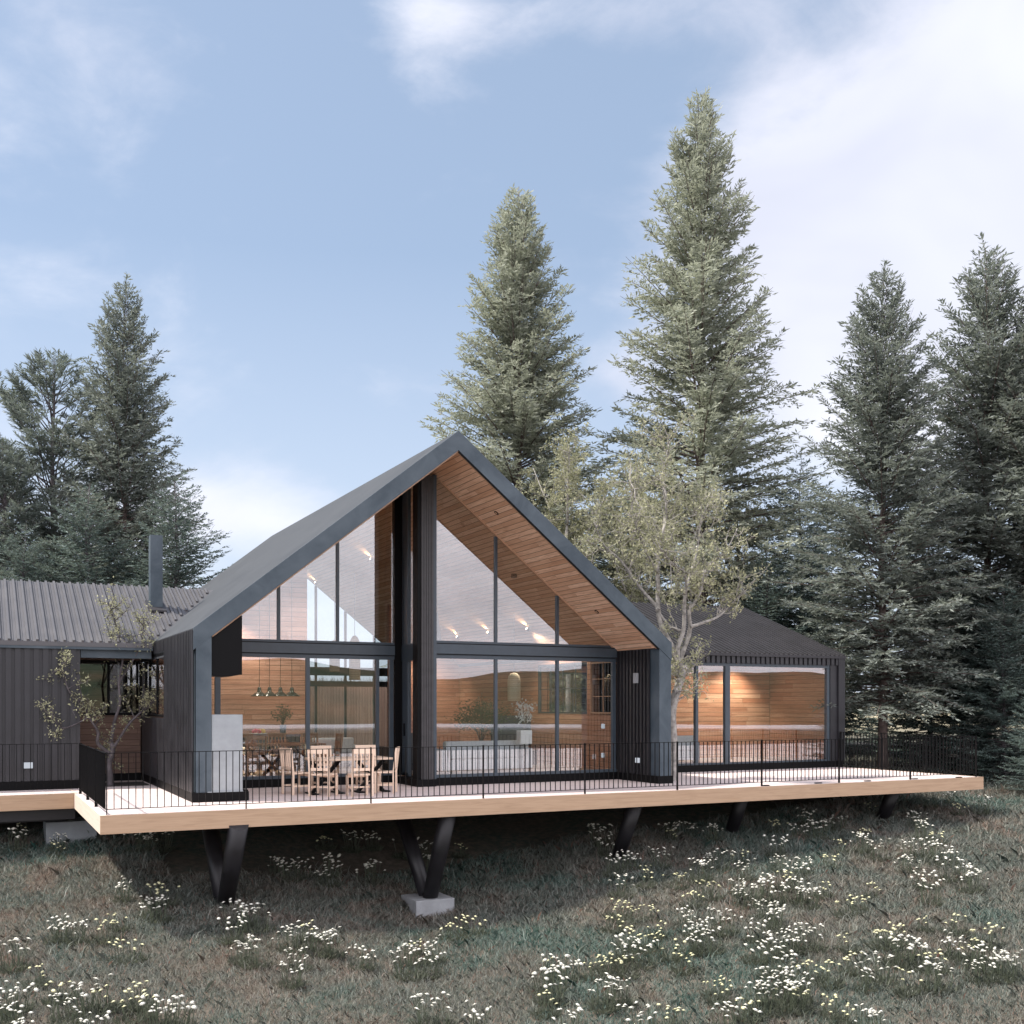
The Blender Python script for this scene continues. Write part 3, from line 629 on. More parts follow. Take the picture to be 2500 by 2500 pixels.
# ------------------------------------------------------------------ kitchen and hall furniture
ki = thing('kitchen_island', 'long navy kitchen island with a stone top behind the dining table', 'kitchen island', (6.4, 27.9, FL))
obj('cabinet', MB().box(4.3, 7.75, 27.75, 28.3, FL, 1.06), M['navy'], ki); obj('worktop', MB().box(4.25, 7.85, 27.5, 28.4, 1.062, 1.12), M['worktop'], ki)
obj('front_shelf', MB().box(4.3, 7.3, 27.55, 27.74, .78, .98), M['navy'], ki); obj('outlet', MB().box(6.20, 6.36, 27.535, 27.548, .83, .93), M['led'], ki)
def hang(pos, k):
    t = thing('pendant_lamp', 'dark enamel pendant lamp %s over the kitchen island' % k, 'lamp', pos, 0, 'dark pendants over the kitchen island')
    obj('lamp_shade', MB().lathe([(.035,.24),(.05,.2),(.06,.12),(.11,.09),(.21,.02),(.225,0),(.2,.012)], (0,0,0), 24), M['enamel'], t, False)
    obj('cord', MB().tube([(0,0,.24),(0,0,min(inner(pos[0])-.06-pos[2], 3.2))], .006, 6), M['black'], t, False)
for px, k in ((590,'farthest left'),(670,'second from the left'),(755,'third from the left'),(845,'farthest right')):
    q = ony(450+px*.3106, 1450+805*.3106, 27.9); hang((q[0], 27.9, q[2]), k)
q = ony(632, 1768, 27.8)
fb = thing('fruit_plate', 'white plate of red and yellow fruit on the kitchen island', 'plate', (q[0], 27.8, 1.121))
obj('plate', MB().lathe([(.10,0),(.24,.03),(.25,.035),(.24,.028),(.1,.012)], (0,0,0), 28), M['white'], fb, False)
for k in range(9):
    a = k*2.4; r_ = .13*math.sqrt((k+.5)/9); x, y = r_*math.cos(a)*1.3-.02, r_*math.sin(a)
    obj('fruit', MB().lathe([(.004,0),(.045,.02),(.058,.055),(.045,.09),(.004,.108)], (x, y, .03+.02*(k % 2)), 12), M['red'] if x < .03 else M['yellow'], fb, False)
def leafquads(base, dr, nrm, L, W, bend=0.0):
    dr = dr/np.linalg.norm(dr, axis=1, keepdims=True); sd = np.cross(dr, nrm); sd /= (np.linalg.norm(sd, axis=1, keepdims=True)+1e-9)
    mid = base + dr*(L*.5)[:,None]; tip = base + dr*L[:,None] - np.array([0,0,1.0])*(bend*L)[:,None] if bend is not None and not np.isscalar(bend) else base + dr*L[:,None]
    h = (W*.5)[:,None]
    V = np.stack([base, mid+sd*h, tip, mid-sd*h], 1)
    return V.reshape(-1, 3)
def rdir(n): v = rng.normal(size=(n,3)); return v/np.linalg.norm(v, axis=1, keepdims=True)
def potted(loc, label, h, wdt, potm, leafm, n, stems, pot=(.14,.2), leaf=.09, cat='plant'):
    t = thing('potted_plant', label, cat, loc)
    obj('pot', MB().lathe([(pot[0]*.8,0),(pot[0],pot[1]),(pot[0]*.9,pot[1]),(pot[0]*.88,pot[1]*.9)], (0,0,0), 20), potm, t, False)
    b = MB(); tips = []
    for k in range(stems):
        a = 2*math.pi*k/stems+random.random(); r_ = wdt*(.25+.6*random.random()); z = h*(.55+.4*random.random())
        pts = [(0,0,pot[1]*.9),(r_*.3*math.cos(a), r_*.3*math.sin(a), pot[1]+(z-pot[1])*.5),(r_*math.cos(a), r_*math.sin(a), z)]
        b.tube(pts, [.014,.01,.004], 5); tips += [np.array(pts[2]), np.array(pts[1])*.3+np.array(pts[2])*.7]
    obj('stem', b, M['bark'], t, False)
    tp = np.array(tips)[rng.integers(0, len(tips), n)] + rng.normal(size=(n,3))*np.array([wdt*.24, wdt*.24, h*.09]); d_ = rdir(n); d_[:,2] = np.abs(d_[:,2])*.5
    obj('leaves', bigmesh('leaves', leafquads(tp, d_, rdir(n), leaf*(.7+.6*rng.random(n)), leaf*.4*(.7+.6*rng.random(n))), 4, leafm), None, t, False)
    return t
q = ony(692, 1760, 27.9); potted((q[0], 27.95, 1.121), 'leafy twigs in a navy vase on the kitchen island', .75, .3, M['navy'], M['plant'], 260, 9, (.09,.24), .08)
q = ony(1175, 1790, 27.0); potted((q[0], 27.0, .6), 'small bushy indoor tree on a low cabinet in the hall', 1.35, .85, M['navy'], M['plant'], 2600, 12, (.2,.22), .08)
cb = thing('cabinet', 'long low dark cabinet across the hall behind the glazed bay', 'cabinet', (13, 27.2, FL)); obj('body', MB().box(11.6, 14.3, 27.0-.3, 27.35, FL, .58), M['navy'], cb); obj('top', MB().box(11.55, 14.35, 26.65, 27.4, .582, .6), M['sofadark'], cb)
tv = thing('television', 'dark television screen standing low in the hall', 'television', (12.7, 26.2, FL)); 
qa = ony(1200, 1747, 27.1); qb = ony(1296, 1793, 27.1)
obj('screen', MB().box(qa[0], qb[0], 27.1, 27.14, .75, qa[2]), M['navy'], tv); obj('stand', MB().box((qa[0]+qb[0])/2-.2, (qa[0]+qb[0])/2+.2, 27.05, 27.2, .601, .75), M['black'], tv)
def sofa(label, x, y, w, rz, m):
    t = thing('sofa', label, 'sofa', (x, y, FL), rz)
    obj('base', MB().box(-w/2, w/2, -.42, .42, .08, .36), m, t, False, .03)
    obj('backrest', MB().box(-w/2, w/2, -.46, -.24, .362, .80), m, t, False, .04)
    for s in (-1, 1): obj('armrest', MB().box(s*w/2-.11+.0*s, s*w/2+.11, -.46, .44, .08, .60), m, t, False, .03)
    for k in (-1, 1): obj('cushion', MB().box(k*w/4-w/4+.12*(k < 0), k*w/4+w/4-.12*(k > 0), -.22, .43, .362, .50), m, t, False, .03)
    for sx in (-1, 1):
        for sy in (-1, 1): obj('leg', MB().box(sx*(w/2-.1)-.02, sx*(w/2-.1)+.02, sy*.36-.02, sy*.36+.02, 0, .079), M['black'], t, False)
    return t
sofa('light grey sofa added in the glazed bay, standing in for a pale reflection', 11.5, 24.5, 2.3, 0, M['sofa'])  # sofa added for the pale tone of the reflection low in the glass
sofa('light grey sofa end by the set-back sliding door', 8.75, 28.6, 1.2, R(8), M['sofa'])
sofa('long light grey sofa inside the right wing', 17.8, 25.9, 2.3, 0, M['sofa'])
ar = thing('armchair', 'dark leather armchair behind the corner glass', 'armchair', (9.9, 26.1, FL))
obj('seat', MB().box(-.35,.35,-.35,.35,.2,.45), M['sofadark'], ar, False, .04); obj('backrest', MB().box(-.38,.38,-.45,-.30,.2,.98), M['sofadark'], ar, False, .05)
for s in (-1, 1): obj('armrest', MB().box(s*.40-.06, s*.40+.06, -.42, .36, .2, .62), M['sofadark'], ar, False, .03)
for s in (-1, 1): obj('leg', MB().box(s*.3-.02, s*.3+.02, -.3, .3, 0, .2), M['black'], ar, False)
q = ony(1280, 1838, 23.75)
st = thing('plant_stand', 'slim black stand carrying a white planter inside the bay', 'stand', (q[0], 23.75, FL)); obj('stem', MB().tube([(0,0,0.02),(0,0,.72)], .015, 8), M['black'], st, False); obj('foot', MB().lathe([(.16,0),(.16,.012),(.02,.02)], (0,0,0), 20), M['black'], st, False)
pl = thing('flower_pot', 'white planter with white flowering branches inside the bay', 'plant', (q[0], 23.75, FL+.721)); obj('pot', MB().box(-.16,.16,-.12,.12,0,.34), M['white'], pl, False, .01)
b = MB(); tips = []
for k in range(9):
    a = k*.7; p = (.16*math.cos(a), .12*math.sin(a), .75+.25*random.random()); b.tube([(0,0,.3),(p[0]*.4,p[1]*.4,.6),p], [.008,.006,.003], 5); tips += [p, (p[0]*.7,p[1]*.7,.68)]
obj('stem', b, M['bark'], pl, False)
tp = np.array(tips)[rng.integers(0, len(tips), 260)] + rng.normal(size=(260,3))*.07
obj('blossom', bigmesh('blossom', leafquads(tp, rdir(260), rdir(260), .05+.03*rng.random(260), .035+.02*rng.random(260)), 4, M['blossom']), None, pl, False)
def woven(px, y0, y1, Y, label):
    a = ony(px, y0, Y); c_ = ony(px, y1, Y); h = a[2]-c_[2]; r_ = .18
    t = thing('pendant_lamp', label, 'lamp', (a[0], Y, c_[2]))
    obj('lamp_shade', MB().lathe([(r_,0),(r_,h*.72),(r_*.85,h*.88),(r_*.5,h*.97),(.03,h)], (0,0,0), 28), M['woven'], t, False)
    obj('cord', MB().tube([(0,0,h),(0,0,inner(a[0])-.06-c_[2])], .008, 6), M['black'], t, False)
woven(1255, 1642, 1712, 26.0, 'tall woven paper pendant lamp in the glazed bay')
woven(866, 1552, 1660, 33.0, 'woven paper pendant lamp near the rear gable')
woven(817, 1562, 1640, 36.0, 'small woven pendant lamp farthest back by the rear windows')

# lit ceiling spots (fixtures with real lamps grazing the boards)
pn = (kk, 0, 1); pd = (IZ-.036)+kk*XM
spots = [(898,1353,'highest'),(764,1412,'seen through the left upper pane'),(1064,1560,'beside the ridge pillar'),(1110,1543,'left of three in the bay'),(1185,1532,'middle of three in the bay'),(1280,1522,'right of three in the bay')]
for px, py, k in spots:
    P = onplane(px, py, pn, pd); nn = Vector((-kk, 0, -1)).normalized()
    t = thing('spotlight', 'small lit ceiling spotlight, %s' % k, 'spotlight', tuple(P), 0, 'lit spotlights on the sloping ceiling')
    dx = Vector((cs, 0, -sn)); p0 = nn*.06+dx*.14
    obj('body', MB().tube([tuple(p0+dx*.09), tuple(p0)], .035, 12), M['black'], t, False)
    obj('lamp_face', MB().tube([tuple(p0-dx*.001), tuple(p0-dx*.004)], .03, 12), M['spark'], t, False)
    ld = bpy.data.lights.new('spot_beam', 'SPOT'); ld.energy = 14; ld.color = (1,.74,.45); ld.spot_size = R(95); ld.spot_blend = .6; ld.shadow_soft_size = .02
    lo = link(bpy.data.objects.new('spot_beam', ld)); lo.parent = t; lo.location = p0-dx*.02
    lo.rotation_euler = (-dx - nn*.12 + Vector((0, 0, 0))).to_track_quat('-Z', 'Y').to_euler()
def lamp(loc, e, tgt=None, col=(1,.86,.70), size=.05, ang=110):  # bare lights without fixtures, mostly fill added to brighten the rooms
    ld = bpy.data.lights.new('indoor_lamp_or_fill', 'SPOT' if tgt else 'POINT'); ld.energy = e; ld.color = col; ld.shadow_soft_size = size
    if tgt: ld.spot_size = R(ang); ld.spot_blend = .8
    lo = link(bpy.data.objects.new('indoor_lamp_or_fill', ld)); lo.location = loc
    if tgt: lo.rotation_euler = (Vector(tgt)-Vector(loc)).to_track_quat('-Z', 'Y').to_euler()
lamp((22.0, 26.7, 3.2), 210, (21.8, 27.6, 1.2)); lamp((20.2, 26.2, 3.2), 130, (20.4, 27.6, 1.0)); lamp((17.3, 27.3, 3.2), 60, (17.3, 28.6, 1.0))  # first is the wall washer, the other two are added to brighten the wing
lamp((6.2, 28.3, 4.4), 190, (6.2, 29.0, 1.5)); lamp((8.0, 26.6, 4.6), 150, (9, 29, 1.0), ang=150); lamp((13.6, 26.2, 3.9), 170, (14.7, 25.6, 1.0), ang=130); lamp((12.8, 31.6, 3.5), 170, (13, 33, 1.5), ang=130)  # warm fill added to brighten the wood in the hall
lamp((6.3, 27.35, .74), 14, col=(1,.72,.42), size=.08); lamp((6.6, 25.6, 4.2), 60, (6.7, 25.7, .8), ang=120)  # island strip light, then fill added over the indoor table
# soffit downlights, wall plates
for px, py, k in ((1212,1252,'highest'),(1457,1493,'lowest')):
    P = onplane(px, py, pn, pd); nn = Vector((-kk, 0, -1)).normalized()
    b = MB(); b.tube([tuple(Vector(P)-nn*.002), tuple(Vector(P)+nn*.012)], .06, 20); o = obj('downlight', b, M['black']); tag(o, 'black ring downlight in the cedar soffit, %s on the slope' % k, 'downlight')
    b = MB(); b.tube([tuple(Vector(P)+nn*.0125), tuple(Vector(P)+nn*.014)], .038, 20); o2 = obj('lens', b, M['batten'], o, False)
P = onplane(1255, 1399, pn, pd); b = MB(); b.box(P[0]-.05, P[0]+.05, P[1]-.06, P[1]+.06, P[2]-.12, P[2]-.02); tag(obj('sensor', b, M['black']), 'small dark sensor box on the ceiling inside the bay', 'sensor')
def plate(name, b, m, label, cat): tag(obj(name, b, m), label, cat)
plate('wall_light', MB().box(1.03, 1.21, WY-.10, WY-.047, .48, .61), M['led'], 'small lit square step light on the left wing wall', 'light')
plate('wall_light', MB().box(14.59, 14.652, 22.06, 22.20, 2.43, 2.68), M['footing'], 'grey box wall light high on the dark slatted wall', 'light')
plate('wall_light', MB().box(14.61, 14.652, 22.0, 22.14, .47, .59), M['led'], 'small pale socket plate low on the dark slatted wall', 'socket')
for z in (1.28, .52):
    qq = onx_ = None
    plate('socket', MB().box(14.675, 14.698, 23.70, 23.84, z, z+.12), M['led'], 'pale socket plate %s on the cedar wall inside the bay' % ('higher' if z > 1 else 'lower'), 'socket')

# ------------------------------------------------------------------ fence and planting behind the house
fz0 = gz1(12, 41)
fe = thing('timber_fence', 'brown vertical board fence seen through the house', 'fence', (12, 41.5, fz0))
obj('board_panel', MB().box(4, 24, 41.5, 41.56, fz0-.2, 2.75), M['fence'], fe)
for x in (4, 8, 12, 16, 20, 24): obj('post', MB().box(x-.06, x+.06, 41.57, 41.69, fz0-.3, 2.85), M['fence'], fe)
n = 9000; bx = np.stack([4+20*rng.random(n), 42.1+.9*rng.random(n), 2.2+.2*rng.random(n)], 1); dd = rng.normal(size=(n,3))*np.array([.35,.35,.1])+np.array([0,0,1.0])
tag(obj('hedge', bigmesh('hedge', leafquads(bx, dd, rdir(n), .35+.45*rng.random(n), .02+.02*rng.random(n)), 4, M['pine']), None), 'tufted grasses rising above the brown fence', 'hedge')
mb = MB()
for x in np.arange(4.2, 24, .5): mb.tube([(x, 42.5, fz0-.1), (x+.05, 42.55, 2.4)], [.03, .02], 5)
obj('stem', mb, M['bark'], bpy.data.objects['hedge'])

# ------------------------------------------------------------------ trees
def conifer_mesh(name, H, Rmax, nb, leafm, barkm, start=.06, prof=1.0, up=.55, droop=.25, leaf=(.17,.05), step=.085, twig=.55, dens=1.0, seed=1, topd=.62, cap=1.22, gaps=.15, flat=1.0, clump=False, trunkr=None, tip=.0):
    g = np.random.default_rng(seed); tr = MB(); r0 = trunkr or H*.011
    pts = [(0,0,-.4)] + [(.06*math.sin(i*1.1+seed)*i/14*1.2, .06*math.cos(i*.9+seed)*i/14*1.2, H*i/14) for i in range(1, 15)]
    tr.tube(pts, [r0*1.25] + [r0*(1-i/14.6) for i in range(1, 15)], 9)
    B, Dv, Nv, Ls, Ws = [], [], [], [], []
    for i in range(nb):
        f = 1-(1-start)*(1-(i+.5*g.random())/nb)**topd
        if g.random() < gaps*.5: continue
        z = H*f; a = i*2.39996 + g.normal()*.35
        t1 = 1-f; env = min(cap, (t1/.5)**prof)*(1-.15*math.exp(-((t1-1)/.12)**2)); L = Rmax*env*(.55+.6*g.random())*(1+.16*math.sin(z*1.9+a*2+seed)) + .25
        el = up*(1-t1)**1.2*1.9 + (.18-droop*t1) + g.normal()*.12
        L = L/max(.45, math.cos(el))*(.8 if el > .7 else 1)
        lim = .72+.42*g.random()
        for _ in range(16):
            tt = max(0.0, 1-(z+L*max(0, math.sin(el)))/H)
            if L*math.cos(el) <= Rmax*min(cap, (tt/.5)**prof)*lim+.14: break
            L *= .88
        hd = np.array([math.cos(a), math.sin(a), 0]); ns = max(5, int(L/.28)+3)
        s = np.linspace(0, 1, ns); curve = np.stack([hd[0]*L*s*math.cos(el), hd[1]*L*s*math.cos(el), L*s*math.sin(el) - droop*.55*L*s**2*t1 + tip*L*s**3], 1)
        curve += np.cumsum(g.normal(size=curve.shape)*.02*L/ns, 0); P = curve + np.array([0,0,z])
        tr.tube(P.tolist(), (r0*.22*(.4+.6*t1)*(1-s*.85)).tolist() if L > 1 else (.012*(1-s*.8)).tolist(), 4, False)
        nt = max(4, int(L/.13*dens))
        for k in range(nt):
            u = (.12 if t1 < .5 else .22) + (.99-.2)*((k+g.random()*.6)/nt)
            if clump and u < .5: continue
            u = min(u, .999); j = min(int(u*(ns-1)), ns-2); fr = u*(ns-1)-j; p = P[j]*(1-fr)+P[j+1]*fr
            bd = P[j+1]-P[j]; bd /= np.linalg.norm(bd); sd = np.cross(bd, [0,0,1.0]); sd /= np.linalg.norm(sd)+1e-9
            sg = 1 if k % 2 else -1
            td = bd*(.45+.35*g.random()) + sd*sg*(.75+.3*g.random()) + np.array([0,0,1])*(g.normal()*.28*flat - .12*droop*2 + (.25 if f > .8 else 0)); td /= np.linalg.norm(td)
            tl = twig*(.55+.6*g.random())*min(1, .35+L*.3)*(1.05-.45*u)
            m = max(3, int(tl/step))
            uu = (np.arange(m)+g.random())/m; pb = p + td*(tl*uu)[:,None]; pb[:,2] -= .12*tl*uu**2*2*droop*2
            nx = np.cross(td, [0,0,1.0]); nx /= np.linalg.norm(nx)+1e-9
            for s2 in (1, -1):
                ld = td*.72 + nx*s2*.62 + g.normal(size=(m,3))*.22; ld[:,2] += .05
                B.append(pb); Dv.append(ld); Nv.append(np.array([0,0,1.0])+g.normal(size=(m,3))*.55); Ls.append(leaf[0]*(.7+.6*g.random(m))); Ws.append(leaf[1]*(.7+.6*g.random(m)))
    B = np.concatenate(B); Dv = np.concatenate(Dv); Nv = np.concatenate(Nv); Ls = np.concatenate(Ls); Ws = np.concatenate(Ws)
    return tr.mesh(name+'_trunk', barkm), bigmesh(name+'_crown', leafquads(B, Dv, Nv, Ls, Ws), 4, leafm), len(B)
def put_tree(kind, label, group, loc, tm, cm, rz=0, sc=(1,1,1)):
    t = thing(kind, label, 'tree', loc, rz, group); t.scale = sc
    obj('trunk', tm, None, t, False); obj('crown', cm, None, t, False); return t
RW1 = conifer_mesh('redwood_a', 24, 4.5, 680, M['redwood'], M['bark'], seed=3, prof=.62, step=.085, leaf=(.22,.066), twig=.75, dens=.95, gaps=.3)
RW2 = conifer_mesh('redwood_b', 27, 4.6, 540, M['redwood'], M['bark'], seed=8, prof=.6, step=.09, leaf=(.24,.07), twig=.85, gaps=.5, dens=.95)
RW3 = conifer_mesh('redwood_c', 16.5, 3.4, 440, M['redwoodshade'], M['bark'], seed=14, prof=.6, step=.075, leaf=(.18,.052), twig=.68, gaps=.3, cap=.98, trunkr=.17, start=.13, dens=1.1)
FIR = conifer_mesh('fir', 11, 2.9, 260, M['fir'], M['barkdark'], seed=21, prof=.62, up=.3, droop=.22, leaf=(.13,.04), step=.045, twig=.55, dens=1.1, flat=.5, start=.05, tip=.12)
PIN = conifer_mesh('pine', 16, 4.1, 170, M['pine'], M['barkdark'], seed=31, prof=.45, up=.5, droop=.0, leaf=(.24,.04), step=.035, twig=.65, dens=1.3, flat=1.2, clump=True, start=.22, trunkr=.24, tip=.1)
def place(px, ytop, D, kindmesh, Hm, kind, label, rz, wide=1.0, group=None):
    P = ond(px, 1720, D); X, Y = float(P[0]), float(P[1]); z0 = gz1(X, Y); top = CAMZ + (HY-ytop)/FPX*D; s = (top-z0)/Hm
    put_tree(kind, label, group, (X, Y, z0), kindmesh[0], kindmesh[1], rz, (s*wide, s*wide, s))
place(1265, 457, 47, RW1, 24, 'redwood_tree', 'dense tall conifer rising straight behind the gable ridge', .4)
place(1712, 233, 46, RW2, 27, 'redwood_tree', 'tallest conifer with open tiered branches, right of the gable', 1.1)
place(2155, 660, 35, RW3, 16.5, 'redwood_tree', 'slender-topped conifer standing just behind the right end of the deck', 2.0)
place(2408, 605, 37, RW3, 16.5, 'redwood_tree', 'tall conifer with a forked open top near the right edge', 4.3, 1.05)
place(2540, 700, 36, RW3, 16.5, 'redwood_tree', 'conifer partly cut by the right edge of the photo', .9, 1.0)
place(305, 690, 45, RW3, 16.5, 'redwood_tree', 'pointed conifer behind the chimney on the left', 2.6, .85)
place(130, 862, 46, PIN, 16, 'pine_tree', 'open-crowned pine with bare limbs at the far left', .3, 1.1)
place(10, 1080, 43, PIN, 16, 'pine_tree', 'lower pine cut by the left edge of the photo', 2.3, 1.1)
for px, yt, D, rz, wd, lb in ((430,1150,41,.2,1.15,'dark blue-green fir filling in right of the chimney'),(215,1180,40,1.9,1.2,'dark fir behind the ridge of the left wing'),(60,1280,39,3.0,1.1,'low fir at the far left behind the wing roof'),
        (1955,1120,46,.7,1.2,'dark fir between the tallest conifer and the right group'),(1985,1290,43,2.2,1.0,'blue-green fir behind the end of the right wing roof'),(2350,1380,36,3.4,1.1,'teal fir with pale branch tips among the right group'),
        (2450,1420,34,5.0,1.05,'near teal fir beyond the right end of the deck'),(2270,1250,40,1.2,1.1,'dark fir in the middle of the right group'),(1500,1190,52,1.5,1.3,'dark fir behind the pale leafy trees'),
        (1870,1330,42,4.1,1.2,'low fir behind the right wing ridge'),(2570,1560,31,.5,1.0,'low fir at the right edge beyond the deck'),(1330,1200,55,2.7,1.3,'distant dark fir right behind the gable slope')):
    place(px, yt, D, FIR, 11, 'fir_tree', lb, rz, wd)

def broadleaf(label, limbs, nsub, leaves, leaf, seed, spread=1.0, sub=(.5,1.3), from_u=.35, barkm=None, base=None, leafm=None, grp=None):
    g = np.random.default_rng(seed); tr = MB(); tips = []
    for pts, r0, r1 in limbs:
        P = np.array(pts, float); n = len(P)
        # smooth the limb with Catmull-Rom
        Q = []
        for i in range(n-1):
            a, b_, c_, d_ = P[max(i-1,0)], P[i], P[i+1], P[min(i+2,n-1)]
            for t in np.linspace(0, 1, 5, endpoint=False):
                Q.append(.5*((2*b_)+(-a+c_)*t+(2*a-5*b_+4*c_-d_)*t*t+(-a+3*b_-3*c_+d_)*t**3))
        Q.append(P[-1]); Q = np.array(Q); s = np.linspace(0, 1, len(Q))
        tr.tube(Q.tolist(), (r0+(r1-r0)*s).tolist(), 9)
        Ltot = np.sum(np.linalg.norm(np.diff(Q, axis=0), axis=1)); k = int(nsub*Ltot)
        for i in range(k):
            u = from_u + (1-from_u)*g.random(); j = min(int(u*(len(Q)-1)), len(Q)-2); p = Q[j]; bd = Q[j+1]-Q[j]; bd /= np.linalg.norm(bd)+1e-9
            d = bd*.5 + g.normal(size=3)*.75*spread + np.array([0,0,.35]); d /= np.linalg.norm(d); L = sub[0]+(sub[1]-sub[0])*g.random()*(1.1-.4*u)
            q = [p]; 
            for m in range(5): d = d + g.normal(size=3)*.22 + np.array([0,0,.05]); d /= np.linalg.norm(d); q.append(q[-1]+d*L/5)
            tr.tube([tuple(x) for x in q], [.016*(.6+L*.3),.013,.010,.007,.005,.003], 5, False)
            for m in (2, 3, 4, 5):
                for _ in range(2):
                    d2 = d*.4+g.normal(size=3)*.8; d2 /= np.linalg.norm(d2); e = q[m]+d2*L*.28*(.5+g.random()); tr.tube([tuple(q[m]), tuple(q[m]*.5+e*.5+g.normal(size=3)*.02), tuple(e)], [.006,.004,.002], 4, False)
                    tips.append((q[m], e))
    B = []; 
    for p, e in tips:
        m = int(leaves*(.5+g.random())); u = .25+.85*g.random(m); B.append(p+(e-p)*u[:,None]+g.normal(size=(m,3))*.045)
    B = np.concatenate(B); n = len(B); d_ = rdir(n); d_[:,2] += .15
    root = thing('broadleaf_tree', label, 'tree', base, 0, grp)
    obj('trunk', tr, barkm or M['barkpale'], root); obj('crown', bigmesh('crown', leafquads(B, d_, rdir(n), leaf*(.7+.6*g.random(n)), leaf*.48*(.7+.6*g.random(n))), 4, leafm or M['leaf']), None, root)
    return root
def L(Y0, pts, dys=None):
    return [tuple(ony(x, y, Y0+(dys[i] if dys else 0))) for i, (x, y) in enumerate(pts)]
YT = 22.08
limbs = [(L(YT, [(1642,1925),(1644,1830),(1640,1740),(1655,1678),(1664,1648),(1655,1615)], [0,0,0,.05,.08,.1]), .12, .10),
 (L(YT+.1, [(1656,1620),(1645,1588),(1623,1545),(1608,1500),(1606,1423),(1606,1376),(1614,1314),(1625,1267),(1625,1205),(1613,1168),(1629,1128),(1633,1060)], [0,.05,.1,.15,.2,.2,.2,.3,.3,.4,.4,.5]), .082, .011),
 (L(YT+.1, [(1660,1620),(1664,1600),(1681,1552),(1685,1527),(1684,1491),(1710,1444),(1716,1407),(1735,1376),(1772,1345),(1800,1290)], [0,0,-.1,-.2,-.3,-.4,-.4,-.5,-.6,-.7]), .072, .011),
 (L(YT+.12, [(1654,1612),(1655,1580),(1669,1535),(1671,1469),(1676,1423),(1663,1389),(1640,1376),(1610,1335)], [0,-.1,-.2,-.4,-.6,-.9,-1.1,-1.3]), .07, .012),
 (L(YT+.2, [(1606,1490),(1601,1479),(1558,1429),(1517,1370),(1474,1330),(1450,1270)], [0,.1,.3,.5,.7,.8]), .06, .01),
 (L(YT, [(1686,1530),(1719,1519),(1757,1503),(1797,1463),(1830,1440)], [-.2,-.3,-.3,-.4,-.5]), .045, .008),
 (L(YT+.1, [(1612,1500),(1635,1528),(1663,1540)], [.1,0,-.1]), .03, .03),
 (L(YT, [(1671,1450),(1700,1350),(1712,1270),(1740,1210)], [-.4,-.2,.1,.3]), .045, .008),
 (L(YT, [(1606,1400),(1570,1330),(1545,1250),(1540,1170)], [.2,-.2,-.5,-.7]), .04, .008)]
broadleaf('pale-leaved crooked tree growing up through the deck beside the right column', limbs, 8.5, 6.5, .085, 5, 1.0, (.5,1.35), .42, None, tuple(onz(1642,1905,0)))
def behind(px, ybase, ytop, Y, wid, seed, label, ns):
    D0 = ony(px, 1720, Y); z0 = gz1(D0[0], D0[1]); zt = ony(px, ytop, Y)[2]; X = D0[0]; H = zt-z0
    g = np.random.default_rng(seed); lm = [([(X,Y,z0-.2),(X+.05,Y,z0+H*.3),(X-.05,Y+.1,z0+H*.55),(X+.02,Y,z0+H*.8),(X,Y,z0+H*.97)], .13, .015)]
    for k in range(8):
        a = k*2.4; f = .25+.07*k; r_ = wid*(.6+.5*g.random()); lm.append(([(X,Y,z0+H*f),(X+.4*r_*math.cos(a),Y+.4*r_*math.sin(a),z0+H*(f+.1)),(X+r_*math.cos(a),Y+r_*math.sin(a),z0+H*min(.95,f+.28))], .06, .01))
    broadleaf(label, lm, ns*1.1, 8, .115, seed, 1.0, (.6,1.5), .2, None, (X, Y, z0))
behind(1385, 1720, 1085, 36.5, 2.3, 41, 'pale-leaved tree just behind the right slope of the gable', 5)
behind(1545, 1720, 1160, 36.0, 2.0, 43, 'pale-leaved tree behind the right wing, left of the crooked tree', 5)
behind(1800, 1720, 1230, 37.0, 1.8, 47, 'thin pale-leaved tree behind the ridge of the right wing', 3.5)
YS = 26.476
limbs = [(L(YS, [(271,1935),(268,1890),(266,1866),(275,1830),(270,1813)]), .075, .06),
 (L(YS, [(268,1840),(239,1815),(239,1786),(217,1750),(203,1714),(190,1660)], [0,-.1,-.2,-.3,-.3,-.3]), .05, .008),
 (L(YS, [(271,1811),(279,1764),(293,1714),(290,1667),(300,1600),(285,1530),(262,1470)], [0,0,0,.0,-.1,-.1,-.2]), .045, .008),
 (L(YS, [(276,1826),(286,1812),(315,1768),(348,1735),(380,1705),(385,1650)], [0,-.1,-.2,-.2,-.2,-.3]), .04, .008),
 (L(YS, [(217,1750),(180,1770),(150,1775),(120,1740)], [-.3,-.4,-.5,-.6]), .02, .006), (L(YS, [(203,1714),(170,1690),(155,1640),(150,1600)], [-.3,-.4,-.5,-.6]), .02, .006),
 (L(YS, [(290,1667),(320,1620),(345,1570),(350,1520)], [0,-.2,-.3,-.4]), .02, .006)]
broadleaf('small sparse tree growing through the deck in the porch recess', limbs, 7.0, 5, .066, 9, .9, (.25,.7), .4, M['barkdark'], tuple(onz(270,1919,0)))
b = MB(); b.box(2.62, 3.74, 26.25, 27.5, .004, .012); tag(obj('tree_well', b, M['soil']), 'dark square planting opening around the porch tree', 'tree pit')

